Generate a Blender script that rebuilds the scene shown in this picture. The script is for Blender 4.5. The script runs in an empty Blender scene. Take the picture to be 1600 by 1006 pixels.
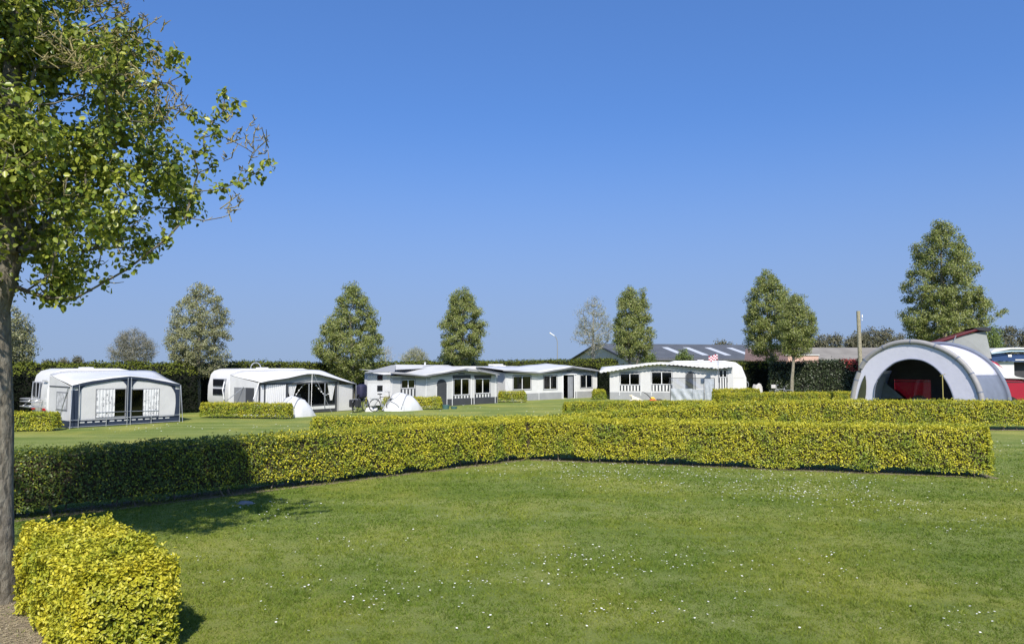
import bpy, bmesh, math, random
import numpy as np
from mathutils import Vector, Matrix, noise

random.seed(7)
rng = np.random.default_rng(7)
sc = bpy.context.scene
COL = sc.collection

# ---------------------------------------------------------------- camera
EYE = 2.7
FPX = 1155.0
HOR = 568.0
PITCH = math.atan((HOR - 503.0) / FPX)
cam_d = bpy.data.cameras.new('camera')
cam_d.sensor_width = 36.0
cam_d.lens = 36.0 * FPX / 1600.0
cam_d.clip_end = 5000.0
cam = bpy.data.objects.new('camera', cam_d)
cam.location = (0, 0, EYE)
cam.rotation_euler = (math.radians(90) + PITCH, 0, 0)
COL.objects.link(cam)
sc.camera = cam

# ---------------------------------------------------------------- sky and sun
SKY_TINT = (1.1, 1.19, 1.28, 1)
SUN_EL = math.radians(44)
SUN_AZ = math.radians(-6)          # light travels towards (sin, cos) of this
w = bpy.data.worlds.new('World')
sc.world = w
w.use_nodes = True
nt = w.node_tree
bg = nt.nodes['Background']
sky = nt.nodes.new('ShaderNodeTexSky')
sky.sky_type = 'NISHITA'
sky.sun_disc = False
sky.sun_elevation = SUN_EL
sky.sun_rotation = math.radians(180) + SUN_AZ
sky.air_density = 1.0
sky.dust_density = 0.3
sky.ozone_density = 3.0
tcw = nt.nodes.new('ShaderNodeTexCoord'); va = nt.nodes.new('ShaderNodeVectorMath'); va.operation = 'MULTIPLY_ADD'; va.inputs[1].default_value = (1, 1, 0.75); va.inputs[2].default_value = (0, 0, 0.24)
vn = nt.nodes.new('ShaderNodeVectorMath'); vn.operation = 'NORMALIZE'
nt.links.new(tcw.outputs['Generated'], va.inputs[0]); nt.links.new(va.outputs[0], vn.inputs[0]); nt.links.new(vn.outputs[0], sky.inputs[0])
hs = nt.nodes.new('ShaderNodeHueSaturation'); hs.inputs['Saturation'].default_value = 1.18; hs.inputs['Hue'].default_value = 0.508
nt.links.new(sky.outputs[0], hs.inputs['Color'])
tn_ = nt.nodes.new('ShaderNodeMix'); tn_.data_type = 'RGBA'; tn_.blend_type = 'MULTIPLY'; tn_.inputs[0].default_value = 1.0; tn_.inputs[7].default_value = SKY_TINT
nt.links.new(hs.outputs[0], tn_.inputs[6])
# pale haze low in the sky
sx = nt.nodes.new('ShaderNodeSeparateXYZ'); nt.links.new(tcw.outputs['Generated'], sx.inputs[0])
mr = nt.nodes.new('ShaderNodeMapRange'); mr.interpolation_type = 'SMOOTHSTEP'; mr.inputs[1].default_value = -0.05; mr.inputs[2].default_value = 0.34; mr.inputs[3].default_value = 0.95; mr.inputs[4].default_value = 0.0
nt.links.new(sx.outputs[2], mr.inputs[0])
hz_ = nt.nodes.new('ShaderNodeMix'); hz_.data_type = 'RGBA'; hz_.inputs[7].default_value = (2.0, 2.6, 3.68, 1)
nt.links.new(mr.outputs[0], hz_.inputs[0]); nt.links.new(tn_.outputs[2], hz_.inputs[6]); nt.links.new(hz_.outputs[2], bg.inputs[0])
bg.inputs[1].default_value = 0.125
sun_d = bpy.data.lights.new('sun', 'SUN')
sun_d.energy = 4.9
sun_d.angle = math.radians(0.53)
sun_d.color = (1.0, 0.945, 0.85)
sun = bpy.data.objects.new('sun', sun_d)
ldir = Vector((math.sin(SUN_AZ) * math.cos(SUN_EL), math.cos(SUN_AZ) * math.cos(SUN_EL), -math.sin(SUN_EL)))
sun.rotation_euler = ldir.to_track_quat('-Z', 'Y').to_euler()
sun.location = (0, -20, 40)
COL.objects.link(sun)
sc.view_settings.view_transform = 'Standard'
sc.view_settings.look = 'None'
sc.view_settings.exposure = 0.38
sc.view_settings.gamma = 1.0
sc.view_settings.use_curve_mapping = False
sc.cycles.max_bounces = 6
sc.cycles.transparent_max_bounces = 12

# ---------------------------------------------------------------- pixel helpers (photo pixels, 1600 wide)
def ray(px, py):
    a, b = (px - 800.0) / FPX, (503.0 - py) / FPX
    return Vector((a, math.cos(PITCH) - b * math.sin(PITCH), math.sin(PITCH) + b * math.cos(PITCH)))
def G(px, py):                       # point on the lawn
    r = ray(px, py); t = -EYE / r.z
    return Vector((r.x * t, r.y * t, 0.0))
def D(px, py, d):                    # point at a given distance
    r = ray(px, py); t = d / r.y
    return Vector((r.x * t, d, EYE + r.z * t))
def dist(py): return G(800, py).y
class Fr:                            # a facade's own frame: x along, y inward, z up
    def __init__(s, A, B):
        s.o = Vector((A[0], A[1], 0)); dx, dy = B[0] - A[0], B[1] - A[1]
        s.a = math.atan2(dy, dx); s.L = math.hypot(dx, dy)
        s.ux = Vector((math.cos(s.a), math.sin(s.a), 0)); s.uy = Vector((-math.sin(s.a), math.cos(s.a), 0))
    def xz(s, px, py, y=0.0):
        r = ray(px, py); o = s.o + s.uy * y
        t = (o - Vector((0, 0, EYE))).dot(s.uy) / r.dot(s.uy)
        p = Vector((0, 0, EYE)) + r * t
        return ((p - s.o).dot(s.ux), p.z)

# ---------------------------------------------------------------- object helpers
def tag(o, label=None, cat=None, group=None, kind=None):
    if label: o['label'] = label
    if cat: o['category'] = cat
    if group: o['group'] = group
    if kind: o['kind'] = kind
    return o
def thing(name, label, cat, loc=(0, 0, 0), rz=0.0, group=None):
    o = bpy.data.objects.new(name, None); COL.objects.link(o)
    o.location = loc; o.rotation_euler = (0, 0, rz); o.empty_display_size = 0.2
    return tag(o, label, cat, group)
def link(name, me, mat=None, par=None):
    o = bpy.data.objects.new(name, me)
    if mat is not None:
        for m in (mat if isinstance(mat, (list, tuple)) else [mat]): me.materials.append(m)
    COL.objects.link(o)
    if par is not None: o.parent = par
    return o
def smooth(o, ang=40):
    for p in o.data.polygons: p.use_smooth = True
    try: o.data.set_sharp_from_angle(angle=math.radians(ang))
    except Exception: pass
    return o
EACH = {'pole', 'stem', 'white_dash', 'seam_piping', 'window_bar', 'dark_trim', 'foot_band', 'door_frame', 'door_zip', 'rear_lamp', 'roof_hoop', 'window_sill_things', 'trim_line', 'bicycle_rack', 'pannier', 'vent', 'body_rail', 'box', 'grass_box', 'crank'}
class MB:
    def __init__(s): s.v = []; s.f = []; s.m = []; s.mi = 0
    def add(s, vs, fs):
        n = len(s.v); s.v += [tuple(p) for p in vs]; s.f += [tuple(n + i for i in f) for f in fs]; s.m += [s.mi] * len(fs); return s
    def box(s, x0, x1, y0, y1, z0, z1):
        return s.add([(x0, y0, z0), (x1, y0, z0), (x1, y1, z0), (x0, y1, z0), (x0, y0, z1), (x1, y0, z1), (x1, y1, z1), (x0, y1, z1)],
                     [(0, 3, 2, 1), (4, 5, 6, 7), (0, 1, 5, 4), (1, 2, 6, 5), (2, 3, 7, 6), (3, 0, 4, 7)])
    def prism(s, poly, y0, y1):      # polygon in (x,z) pushed along y
        n = len(poly)
        vs = [(x, y0, z) for x, z in poly] + [(x, y1, z) for x, z in poly]
        return s.add(vs, [tuple(range(n)), tuple(range(2 * n - 1, n - 1, -1))] + [(i, i + n, (i + 1) % n + n, (i + 1) % n) for i in range(n)])
    def prism_x(s, poly, x0, x1):    # polygon in (y,z) pushed along x
        n = len(poly)
        vs = [(x0, y, z) for y, z in poly] + [(x1, y, z) for y, z in poly]
        return s.add(vs, [tuple(range(n - 1, -1, -1)), tuple(range(n, 2 * n))] + [(i, (i + 1) % n, (i + 1) % n + n, i + n) for i in range(n)])
    def tube(s, pts, r, n=6, caps=True):
        pts = [Vector(p) for p in pts]; rs = r if isinstance(r, (list, tuple)) else [r] * len(pts)
        vs = []; 
        for i, p in enumerate(pts):
            t = (pts[min(i + 1, len(pts) - 1)] - pts[max(i - 1, 0)]); t = t.normalized() if t.length > 1e-9 else Vector((0, 0, 1))
            a = Vector((0, 0, 1)) if abs(t.z) < 0.9 else Vector((1, 0, 0))
            u = t.cross(a).normalized(); v = t.cross(u)
            for k in range(n):
                c = 2 * math.pi * k / n; vs.append(p + (u * math.cos(c) + v * math.sin(c)) * rs[i])
        fs = [(i * n + k, i * n + (k + 1) % n, (i + 1) * n + (k + 1) % n, (i + 1) * n + k) for i in range(len(pts) - 1) for k in range(n)]
        if caps: fs += [tuple(range(n - 1, -1, -1)), tuple(range((len(pts) - 1) * n, len(pts) * n))]
        return s.add(vs, fs)
    def grid(s, rows):
        n = len(rows[0]); vs = [p for r in rows for p in r]
        return s.add(vs, [(i * n + j, i * n + j + 1, (i + 1) * n + j + 1, (i + 1) * n + j) for i in range(len(rows) - 1) for j in range(n - 1)])
    def parts(s):
        p = list(range(len(s.v)))
        def fd(a):
            while p[a] != a: p[a] = p[p[a]]; a = p[a]
            return a
        for f in s.f:
            for v in f[1:]: p[fd(v)] = fd(f[0])
        g = {}
        for f, mi in zip(s.f, s.m): g.setdefault(fd(f[0]), []).append((f, mi))
        out = []
        for fs in g.values():
            ids = sorted({v for f, _ in fs for v in f}); mp = {v: i for i, v in enumerate(ids)}; q = MB(); q.v = [s.v[v] for v in ids]; q.f = [tuple(mp[v] for v in f) for f, _ in fs]; q.m = [mi for _, mi in fs]; out.append(q)
        return out
    def build(s, name, mat, par=None, merge=False, bevel=0, solid=0, seg=2, sm=False):
        if name in EACH and par is not None:
            ps = s.parts()
            if len(ps) > 1: return [q.build(name, mat, par, merge, bevel, solid, seg, sm) for q in ps][0]
        me = bpy.data.meshes.new(name); me.from_pydata(s.v, [], s.f)
        o = link(name, me, mat, par)
        if isinstance(mat, (list, tuple)):
            me.polygons.foreach_set('material_index', s.m)
        bm = bmesh.new(); bm.from_mesh(me)
        if merge: bmesh.ops.remove_doubles(bm, verts=bm.verts, dist=0.0005)
        if not solid: bmesh.ops.recalc_face_normals(bm, faces=bm.faces)
        bm.to_mesh(me); bm.free()
        if bevel:
            b = o.modifiers.new('bevel', 'BEVEL'); b.width = bevel; b.segments = seg; b.limit_method = 'ANGLE'; b.angle_limit = math.radians(35)
        if solid:
            b = o.modifiers.new('solid', 'SOLIDIFY'); b.thickness = solid; b.offset = 0
        if sm: smooth(o)
        return o

def np_mesh(name, verts, counts_per_face, faces_flat, mat, par=None, matidx=None):
    me = bpy.data.meshes.new(name)
    nv = len(verts); nf = len(faces_flat) // counts_per_face
    me.vertices.add(nv); me.vertices.foreach_set('co', np.ascontiguousarray(verts, dtype=np.float32).ravel())
    me.loops.add(nf * counts_per_face); me.loops.foreach_set('vertex_index', np.ascontiguousarray(faces_flat, dtype=np.int32))
    me.polygons.add(nf); me.polygons.foreach_set('loop_start', np.arange(nf, dtype=np.int32) * counts_per_face)
    try: me.polygons.foreach_set('loop_total', np.full(nf, counts_per_face, dtype=np.int32))
    except Exception: pass
    me.update(calc_edges=True)
    o = link(name, me, mat, par)
    if matidx is not None: me.polygons.foreach_set('material_index', matidx)
    return o

def unit(a): return a / np.maximum(np.linalg.norm(a, axis=1, keepdims=True), 1e-9)
def leaves(name, P, N, size, mat, par=None, aspect=0.55, near=False, droop=0.0, jitter=0.7, matidx=None):
    """one leaf per row of P, facing roughly N"""
    n = len(P); size = np.broadcast_to(size, (n,)).reshape(n, 1)
    Nn = unit(unit(N) + rng.normal(0, jitter, (n, 3)))
    T = rng.normal(0, 1, (n, 3)); T[:, 2] += 0.4 - droop
    T = unit(T - (T * Nn).sum(1, keepdims=True) * Nn)
    B = np.cross(Nn, T)
    L = size; W = size * aspect * 0.5
    if near:
        fold = 0.25
        v0 = P; tip = P + T * L - Nn * L * 0.12
        a = P + T * L * 0.3 + B * W * 0.95 + Nn * W * fold; b = P + T * L * 0.68 + B * W * 0.85 + Nn * W * fold
        c = P + T * L * 0.68 - B * W * 0.85 + Nn * W * fold; d = P + T * L * 0.3 - B * W * 0.95 + Nn * W * fold
        V = np.stack([v0, a, b, tip, c, d], 1).reshape(-1, 3)
        base = (np.arange(n) * 6)[:, None]
        F = (base + np.array([0, 1, 2, 3, 0, 3, 4, 5])[None, :]).ravel()
        if matidx is not None: matidx = np.repeat(matidx, 2)
        return np_mesh(name, V, 4, F, mat, par, matidx)
    v0 = P; tip = P + T * L
    a = P + T * L * 0.5 + B * W; b = P + T * L * 0.5 - B * W
    V = np.stack([v0, a, tip, b], 1).reshape(-1, 3)
    F = ((np.arange(n) * 4)[:, None] + np.array([0, 1, 2, 3])[None, :]).ravel()
    return np_mesh(name, V, 4, F, mat, par, matidx)

# ---------------------------------------------------------------- materials
def mat_base(name):
    m = bpy.data.materials.new(name); m.use_nodes = True
    nt = m.node_tree; b = nt.nodes['Principled BSDF']
    return m, nt, b
def ramp(nt, stops):
    r = nt.nodes.new('ShaderNodeValToRGB'); e = r.color_ramp.elements
    while len(e) < len(stops): e.new(0.5)
    for i, (p, c) in enumerate(stops): e[i].position = p; e[i].color = (*c, 1)
    return r
def M(name, col, rough=0.6, var=0.06, scale=3.0, bump=0.0, bscale=40.0, metal=0.0, spec=0.4, trans=0.0):
    m, nt, b = mat_base(name)
    b.inputs['Roughness'].default_value = rough; b.inputs['Metallic'].default_value = metal
    b.inputs['Specular IOR Level'].default_value = spec
    tc = nt.nodes.new('ShaderNodeTexCoord'); n = nt.nodes.new('ShaderNodeTexNoise'); n.inputs['Scale'].default_value = scale; n.inputs['Detail'].default_value = 5
    nt.links.new(tc.outputs['Object'], n.inputs['Vector'])
    r = ramp(nt, [(0.3, tuple(c * (1 - var) for c in col)), (0.7, tuple(min(1, c * (1 + var)) for c in col))])
    nt.links.new(n.outputs['Fac'], r.inputs[0]); nt.links.new(r.outputs[0], b.inputs['Base Color'])
    if bump:
        n2 = nt.nodes.new('ShaderNodeTexNoise'); n2.inputs['Scale'].default_value = bscale; n2.inputs['Detail'].default_value = 4
        nt.links.new(tc.outputs['Object'], n2.inputs['Vector'])
        bp = nt.nodes.new('ShaderNodeBump'); bp.inputs['Strength'].default_value = bump; bp.inputs['Distance'].default_value = 0.03
        nt.links.new(n2.outputs['Fac'], bp.inputs['Height']); nt.links.new(bp.outputs[0], b.inputs['Normal'])
    if trans:
        t = nt.nodes.new('ShaderNodeBsdfTranslucent'); mx = nt.nodes.new('ShaderNodeMixShader'); mx.inputs[0].default_value = trans
        nt.links.new(r.outputs[0], t.inputs['Color']); nt.links.new(b.outputs[0], mx.inputs[1]); nt.links.new(t.outputs[0], mx.inputs[2])
        nt.links.new(mx.outputs[0], nt.nodes['Material Output'].inputs['Surface'])
    return m
def leafmat(name, cols, trans=0.3, rough=0.45, patch=None, pscale=0.8, spec=0.4, det=4, nr=.5):
    """colour varies from leaf to leaf, and with slow patches of another hue"""
    m, nt, b = mat_base(name)
    b.inputs['Roughness'].default_value = rough; b.inputs['Specular IOR Level'].default_value = spec
    g = nt.nodes.new('ShaderNodeNewGeometry')
    k = len(cols); r = ramp(nt, [(i / max(1, k - 1), c) for i, c in enumerate(cols)])
    nt.links.new(g.outputs['Random Per Island'], r.inputs[0]); out = r.outputs[0]
    if patch:
        tc = nt.nodes.new('ShaderNodeTexCoord'); n = nt.nodes.new('ShaderNodeTexNoise'); n.inputs['Scale'].default_value = pscale; n.inputs['Detail'].default_value = det; n.inputs['Roughness'].default_value = nr
        nt.links.new(tc.outputs['Object'], n.inputs['Vector'])
        r2 = ramp(nt, [(0.45, (0, 0, 0)), (0.62, (1, 1, 1))]); nt.links.new(n.outputs['Fac'], r2.inputs[0])
        r3 = ramp(nt, [(i / max(1, len(patch) - 1), c) for i, c in enumerate(patch)]); nt.links.new(g.outputs['Random Per Island'], r3.inputs[0])
        mx = nt.nodes.new('ShaderNodeMix'); mx.data_type = 'RGBA'
        nt.links.new(r2.outputs[0], mx.inputs[0]); nt.links.new(out, mx.inputs[6]); nt.links.new(r3.outputs[0], mx.inputs[7]); out = mx.outputs[2]
    nt.links.new(out, b.inputs['Base Color'])
    if trans:
        t = nt.nodes.new('ShaderNodeBsdfTranslucent'); ms = nt.nodes.new('ShaderNodeMixShader'); ms.inputs[0].default_value = trans
        nt.links.new(out, t.inputs['Color']); nt.links.new(b.outputs[0], ms.inputs[1]); nt.links.new(t.outputs[0], ms.inputs[2])
        nt.links.new(ms.outputs[0], nt.nodes['Material Output'].inputs['Surface'])
    return m
def glassmat(name, tint=(0.2, 0.22, 0.25), gloss=0.1):
    m = bpy.data.materials.new(name); m.use_nodes = True; nt = m.node_tree; nt.nodes.clear()
    o = nt.nodes.new('ShaderNodeOutputMaterial'); t = nt.nodes.new('ShaderNodeBsdfTransparent'); t.inputs[0].default_value = (*tint, 1)
    gl = nt.nodes.new('ShaderNodeBsdfGlossy'); gl.inputs['Roughness'].default_value = 0.06; gl.inputs[0].default_value = (0.9, 0.9, 0.9, 1)
    lw = nt.nodes.new('ShaderNodeLayerWeight'); lw.inputs[0].default_value = 0.3
    mt = nt.nodes.new('ShaderNodeMath'); mt.operation = 'MULTIPLY_ADD'; mt.inputs[1].default_value = 0.2; mt.inputs[2].default_value = gloss
    nt.links.new(lw.outputs['Facing'], mt.inputs[0])
    mx = nt.nodes.new('ShaderNodeMixShader'); nt.links.new(mt.outputs[0], mx.inputs[0]); nt.links.new(t.outputs[0], mx.inputs[1]); nt.links.new(gl.outputs[0], mx.inputs[2])
    nt.links.new(mx.outputs[0], o.inputs[0])
    return m

def lawnmat():
    m, nt, b = mat_base('lawn_grass')
    b.inputs['Roughness'].default_value = 0.9; b.inputs['Specular IOR Level'].default_value = 0.15
    tc = nt.nodes.new('ShaderNodeTexCoord')
    def nz(s, d=4, rough=0.55, vec=None):
        n = nt.nodes.new('ShaderNodeTexNoise'); n.inputs['Scale'].default_value = s; n.inputs['Detail'].default_value = d; n.inputs['Roughness'].default_value = rough
        nt.links.new(vec or tc.outputs['Object'], n.inputs['Vector']); return n
    def mix(f, a, c):
        x = nt.nodes.new('ShaderNodeMix'); x.data_type = 'RGBA'
        nt.links.new(f, x.inputs[0]); nt.links.new(a, x.inputs[6]); nt.links.new(c, x.inputs[7]); return x.outputs[2]
    fine = ramp(nt, [(0.25, (0.064, 0.094, 0.015)), (0.5, (0.133, 0.183, 0.033)), (0.75, (0.231, 0.280, 0.070))]); nt.links.new(nz(30.0, 8, 0.85).outputs['Fac'], fine.inputs[0])
    yel = ramp(nt, [(0.3, (0.206, 0.218, 0.035)), (0.7, (0.401, 0.373, 0.083))]); nt.links.new(nz(40.0, 8, 0.85).outputs['Fac'], yel.inputs[0])
    pm = ramp(nt, [(0.46, (0, 0, 0)), (0.66, (0.85, 0.85, 0.85))]); nt.links.new(nz(0.33, 6, 0.62).outputs['Fac'], pm.inputs[0])
    c = mix(pm.outputs[0], fine.outputs[0], yel.outputs[0])
    mp = nt.nodes.new('ShaderNodeMapping'); mp.inputs['Rotation'].default_value = (0, 0, math.radians(-38)); mp.inputs['Scale'].default_value = (0.12, 1.1, 1)
    nt.links.new(tc.outputs['Object'], mp.inputs[0])
    st = ramp(nt, [(0.35, (0, 0, 0)), (0.65, (0.45, 0.45, 0.45))]); nt.links.new(nz(1.0, 2, 0.4, mp.outputs[0]).outputs['Fac'], st.inputs[0])
    lt = nt.nodes.new('ShaderNodeRGB'); lt.outputs[0].default_value = (0.31, 0.325, 0.115, 1)
    c = mix(st.outputs[0], c, lt.outputs[0])
    nt.links.new(c, b.inputs['Base Color'])
    bp = nt.nodes.new('ShaderNodeBump'); bp.inputs['Strength'].default_value = 0.75; bp.inputs['Distance'].default_value = 0.05
    nt.links.new(nz(34.0, 8, 0.8).outputs['Fac'], bp.inputs['Height']); nt.links.new(bp.outputs[0], b.inputs['Normal'])
    return m
def barkmat(name, c1, c2, c3, scale=7.0):
    m, nt, b = mat_base(name); b.inputs['Roughness'].default_value = 0.95; b.inputs['Specular IOR Level'].default_value = 0.1
    tc = nt.nodes.new('ShaderNodeTexCoord'); mp = nt.nodes.new('ShaderNodeMapping'); mp.inputs['Scale'].default_value = (1, 1, 0.45)
    nt.links.new(tc.outputs['Object'], mp.inputs[0])
    n = nt.nodes.new('ShaderNodeTexNoise'); n.inputs['Scale'].default_value = scale * 3; n.inputs['Detail'].default_value = 9; n.inputs['Roughness'].default_value = 0.7
    nt.links.new(mp.outputs[0], n.inputs['Vector'])
    r = ramp(nt, [(0.3, c1), (0.52, c2), (0.75, c3)]); nt.links.new(n.outputs['Fac'], r.inputs[0]); nt.links.new(r.outputs[0], b.inputs['Base Color'])
    v = nt.nodes.new('ShaderNodeTexVoronoi'); v.inputs['Scale'].default_value = scale * 2.2; v.feature = 'DISTANCE_TO_EDGE'; nt.links.new(mp.outputs[0], v.inputs['Vector'])
    bp = nt.nodes.new('ShaderNodeBump'); bp.inputs['Strength'].default_value = 0.9; bp.inputs['Distance'].default_value = 0.04
    ad = nt.nodes.new('ShaderNodeMath'); ad.operation = 'ADD'; nt.links.new(v.outputs['Distance'], ad.inputs[0]); nt.links.new(n.outputs['Fac'], ad.inputs[1])
    nt.links.new(ad.outputs[0], bp.inputs['Height']); nt.links.new(bp.outputs[0], b.inputs['Normal'])
    return m
def printmat():
    m, nt, b = mat_base('printed_curtain_cloth'); b.inputs['Roughness'].default_value = 0.9
    tc = nt.nodes.new('ShaderNodeTexCoord')
    br = nt.nodes.new('ShaderNodeTexVoronoi'); br.distance = 'CHEBYCHEV'; br.inputs['Scale'].default_value = 5.5; nt.links.new(tc.outputs['Object'], br.inputs['Vector'])
    r = ramp(nt, [(0.10, (0.22, 0.22, 0.23)), (0.17, (0.55, 0.55, 0.55)), (0.36, (0.30, 0.30, 0.31)), (0.42, (0.60, 0.60, 0.60))]); r.color_ramp.interpolation = 'CONSTANT'
    nt.links.new(br.outputs['Distance'], r.inputs[0]); nt.links.new(r.outputs[0], b.inputs['Base Color'])
    return m
def roofmat(name, c1, c2, scale, rot=0.0):
    m, nt, b = mat_base(name); b.inputs['Roughness'].default_value = 0.75
    tc = nt.nodes.new('ShaderNodeTexCoord'); wv = nt.nodes.new('ShaderNodeTexWave'); wv.inputs['Scale'].default_value = scale; wv.inputs['Distortion'].default_value = 0.6
    mp = nt.nodes.new('ShaderNodeMapping'); mp.inputs['Rotation'].default_value = (0, 0, rot); nt.links.new(tc.outputs['Object'], mp.inputs[0]); nt.links.new(mp.outputs[0], wv.inputs['Vector'])
    n = nt.nodes.new('ShaderNodeTexNoise'); n.inputs['Scale'].default_value = 0.7; n.inputs['Detail'].default_value = 6; nt.links.new(tc.outputs['Object'], n.inputs['Vector'])
    mt = nt.nodes.new('ShaderNodeMath'); mt.operation = 'MULTIPLY_ADD'; mt.inputs[1].default_value = 0.3; nt.links.new(wv.outputs['Fac'], mt.inputs[0]); nt.links.new(n.outputs['Fac'], mt.inputs[2])
    r = ramp(nt, [(0.3, c1), (0.95, c2)]); nt.links.new(mt.outputs[0], r.inputs[0]); nt.links.new(r.outputs[0], b.inputs['Base Color'])
    return m

white = M('caravan_white_shell', (0.60, 0.595, 0.58), 0.35, 0.06, 1.5)
fab_white = M('awning_white_cloth', (0.62, 0.615, 0.60), 0.8, 0.05, 2.0, 0.25, 5.0)
fab_roof = M('awning_roof_cloth', (0.50, 0.495, 0.485), 0.75, 0.06, 1.2, 0.3, 3.0)
fab_lgrey = M('awning_pale_grey_cloth', (0.52, 0.515, 0.505), 0.85, 0.05, 1.5, 0.3, 4.0)
fab_grey = M('awning_grey_cloth', (0.20, 0.205, 0.215), 0.85, 0.08, 2.0, 0.2, 5.0)
fab_mgrey = M('awning_mid_grey_cloth', (0.29, 0.295, 0.30), 0.85, 0.08, 2.0, 0.2, 5.0)
fab_dark = M('awning_charcoal_cloth', (0.045, 0.048, 0.054), 0.85, 0.12, 2.0, 0.2, 5.0)
fab_navy = M('awning_navy_cloth', (0.018, 0.028, 0.052), 0.8, 0.12, 2.0, 0.3, 6.0)
fab_print = printmat()
shade_tint = glassmat('van_shade_tint', (0.33, 0.35, 0.37), 0.03)
glass = glassmat('window_glass', (0.2, 0.21, 0.23), 0.04)
darkglass = M('caravan_dark_window', (0.012, 0.013, 0.016), 0.1, 0.1, 2, spec=0.6)
curtain = M('white_net_curtain', (0.7, 0.7, 0.7), 0.95, 0.05, 3.0, trans=0.3)
greycurt = M('grey_blind_cloth', (0.22, 0.23, 0.25), 0.95, 0.1, 3.0)
plastic_w = M('white_plastic', (0.75, 0.75, 0.75), 0.5, 0.03)
metal = M('grey_steel_pole', (0.45, 0.46, 0.48), 0.35, 0.05, 3, metal=0.6)
rubber = M('black_rubber', (0.02, 0.02, 0.02), 0.8, 0.2)
blackp = M('black_plastic', (0.025, 0.025, 0.03), 0.5, 0.2)
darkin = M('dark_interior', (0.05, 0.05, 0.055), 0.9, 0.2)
soilm = M('bare_soil', (0.25, 0.20, 0.13), 0.95, 0.45, 22.0, 1.0, 60.0)
bark = barkmat('grey_bark', (0.080, 0.068, 0.048), (0.192, 0.172, 0.136), (0.304, 0.288, 0.224), 5.0)
barkfar = barkmat('pale_bark', (0.14, 0.125, 0.09), (0.27, 0.24, 0.18), (0.38, 0.34, 0.26), 4.0)
lichen = barkmat('lichen_covered_twigs', (0.16, 0.13, 0.06), (0.32, 0.27, 0.12), (0.45, 0.40, 0.22), 9.0)
baretw = M('bare_grey_twigs', (0.30, 0.29, 0.25), 0.95, 0.2, 6.0)
# the setting
g = MB(); g.add([(-1500, -60, 0), (1500, -60, 0), (1500, 2500, 0), (-1500, 2500, 0)], [(0, 1, 2, 3)])
tag(g.build('lawn', lawnmat()), kind='structure')
# ---------------------------------------------------------------- hedges
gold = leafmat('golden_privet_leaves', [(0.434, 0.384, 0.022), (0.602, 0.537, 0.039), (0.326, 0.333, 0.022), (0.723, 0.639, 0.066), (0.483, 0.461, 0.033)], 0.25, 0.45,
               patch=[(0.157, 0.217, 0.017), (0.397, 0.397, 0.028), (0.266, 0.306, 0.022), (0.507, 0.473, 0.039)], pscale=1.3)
gold2 = leafmat('golden_hedge_leaves', [(0.549, 0.480, 0.025), (0.283, 0.311, 0.019), (0.715, 0.636, 0.038), (0.150, 0.198, 0.015), (0.597, 0.550, 0.030)], 0.22, 0.5,
               patch=[(0.085, 0.146, 0.015), (0.283, 0.343, 0.025), (0.135, 0.206, 0.019), (0.465, 0.480, 0.030)], pscale=1.6)
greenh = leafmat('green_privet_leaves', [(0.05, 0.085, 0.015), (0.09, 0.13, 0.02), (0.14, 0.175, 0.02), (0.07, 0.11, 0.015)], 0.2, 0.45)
cypress = leafmat('cypress_leaves_painted_shade', [(0.005, 0.008, 0.004), (0.008, 0.013, 0.005), (0.012, 0.017, 0.006)], 0.0, 0.9, spec=0.1)  # shaded copy of the cypress leaves: face shade put into the colour
cypl = leafmat('cypress_leaves_painted_lit', [(0.068, 0.090, 0.014), (0.121, 0.144, 0.020), (0.162, 0.180, 0.025), (0.081, 0.108, 0.016)], 0.1, 0.8, spec=0.1)  # sunlit copy of the same leaves: brighter colour painted for the tops
laurel = leafmat('laurel_leaves', [(0.022, 0.036, 0.012), (0.035, 0.055, 0.018), (0.055, 0.075, 0.025), (0.02, 0.03, 0.012), (0.13, 0.15, 0.08)], 0.1, 0.4)
photinia = leafmat('red_photinia_leaves', [(0.28, 0.03, 0.03), (0.4, 0.06, 0.05), (0.2, 0.03, 0.03)], 0.2, 0.4)
corem = M('hedge_twigs_shade', (0.055, 0.042, 0.022), 1.0, 0.4, 12.0, 0.8, 20.0)  # twig brown, kept dark to stand in for shade inside the hedge
coredk = M('cypress_twigs_shade', (0.006, 0.007, 0.004), 1.0, 0.3, 6.0, 0.8, 12.0)  # twigs near black: shade inside the tall hedges put into the colour
stemm = M('hedge_stem_bark', (0.17, 0.14, 0.10), 0.95, 0.3, 10.0)

def lump(P, s, a, off=0.0):
    return np.array([noise.noise(Vector((p[0] * s + off, p[1] * s, p[2] * s))) for p in P]) * a

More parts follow.
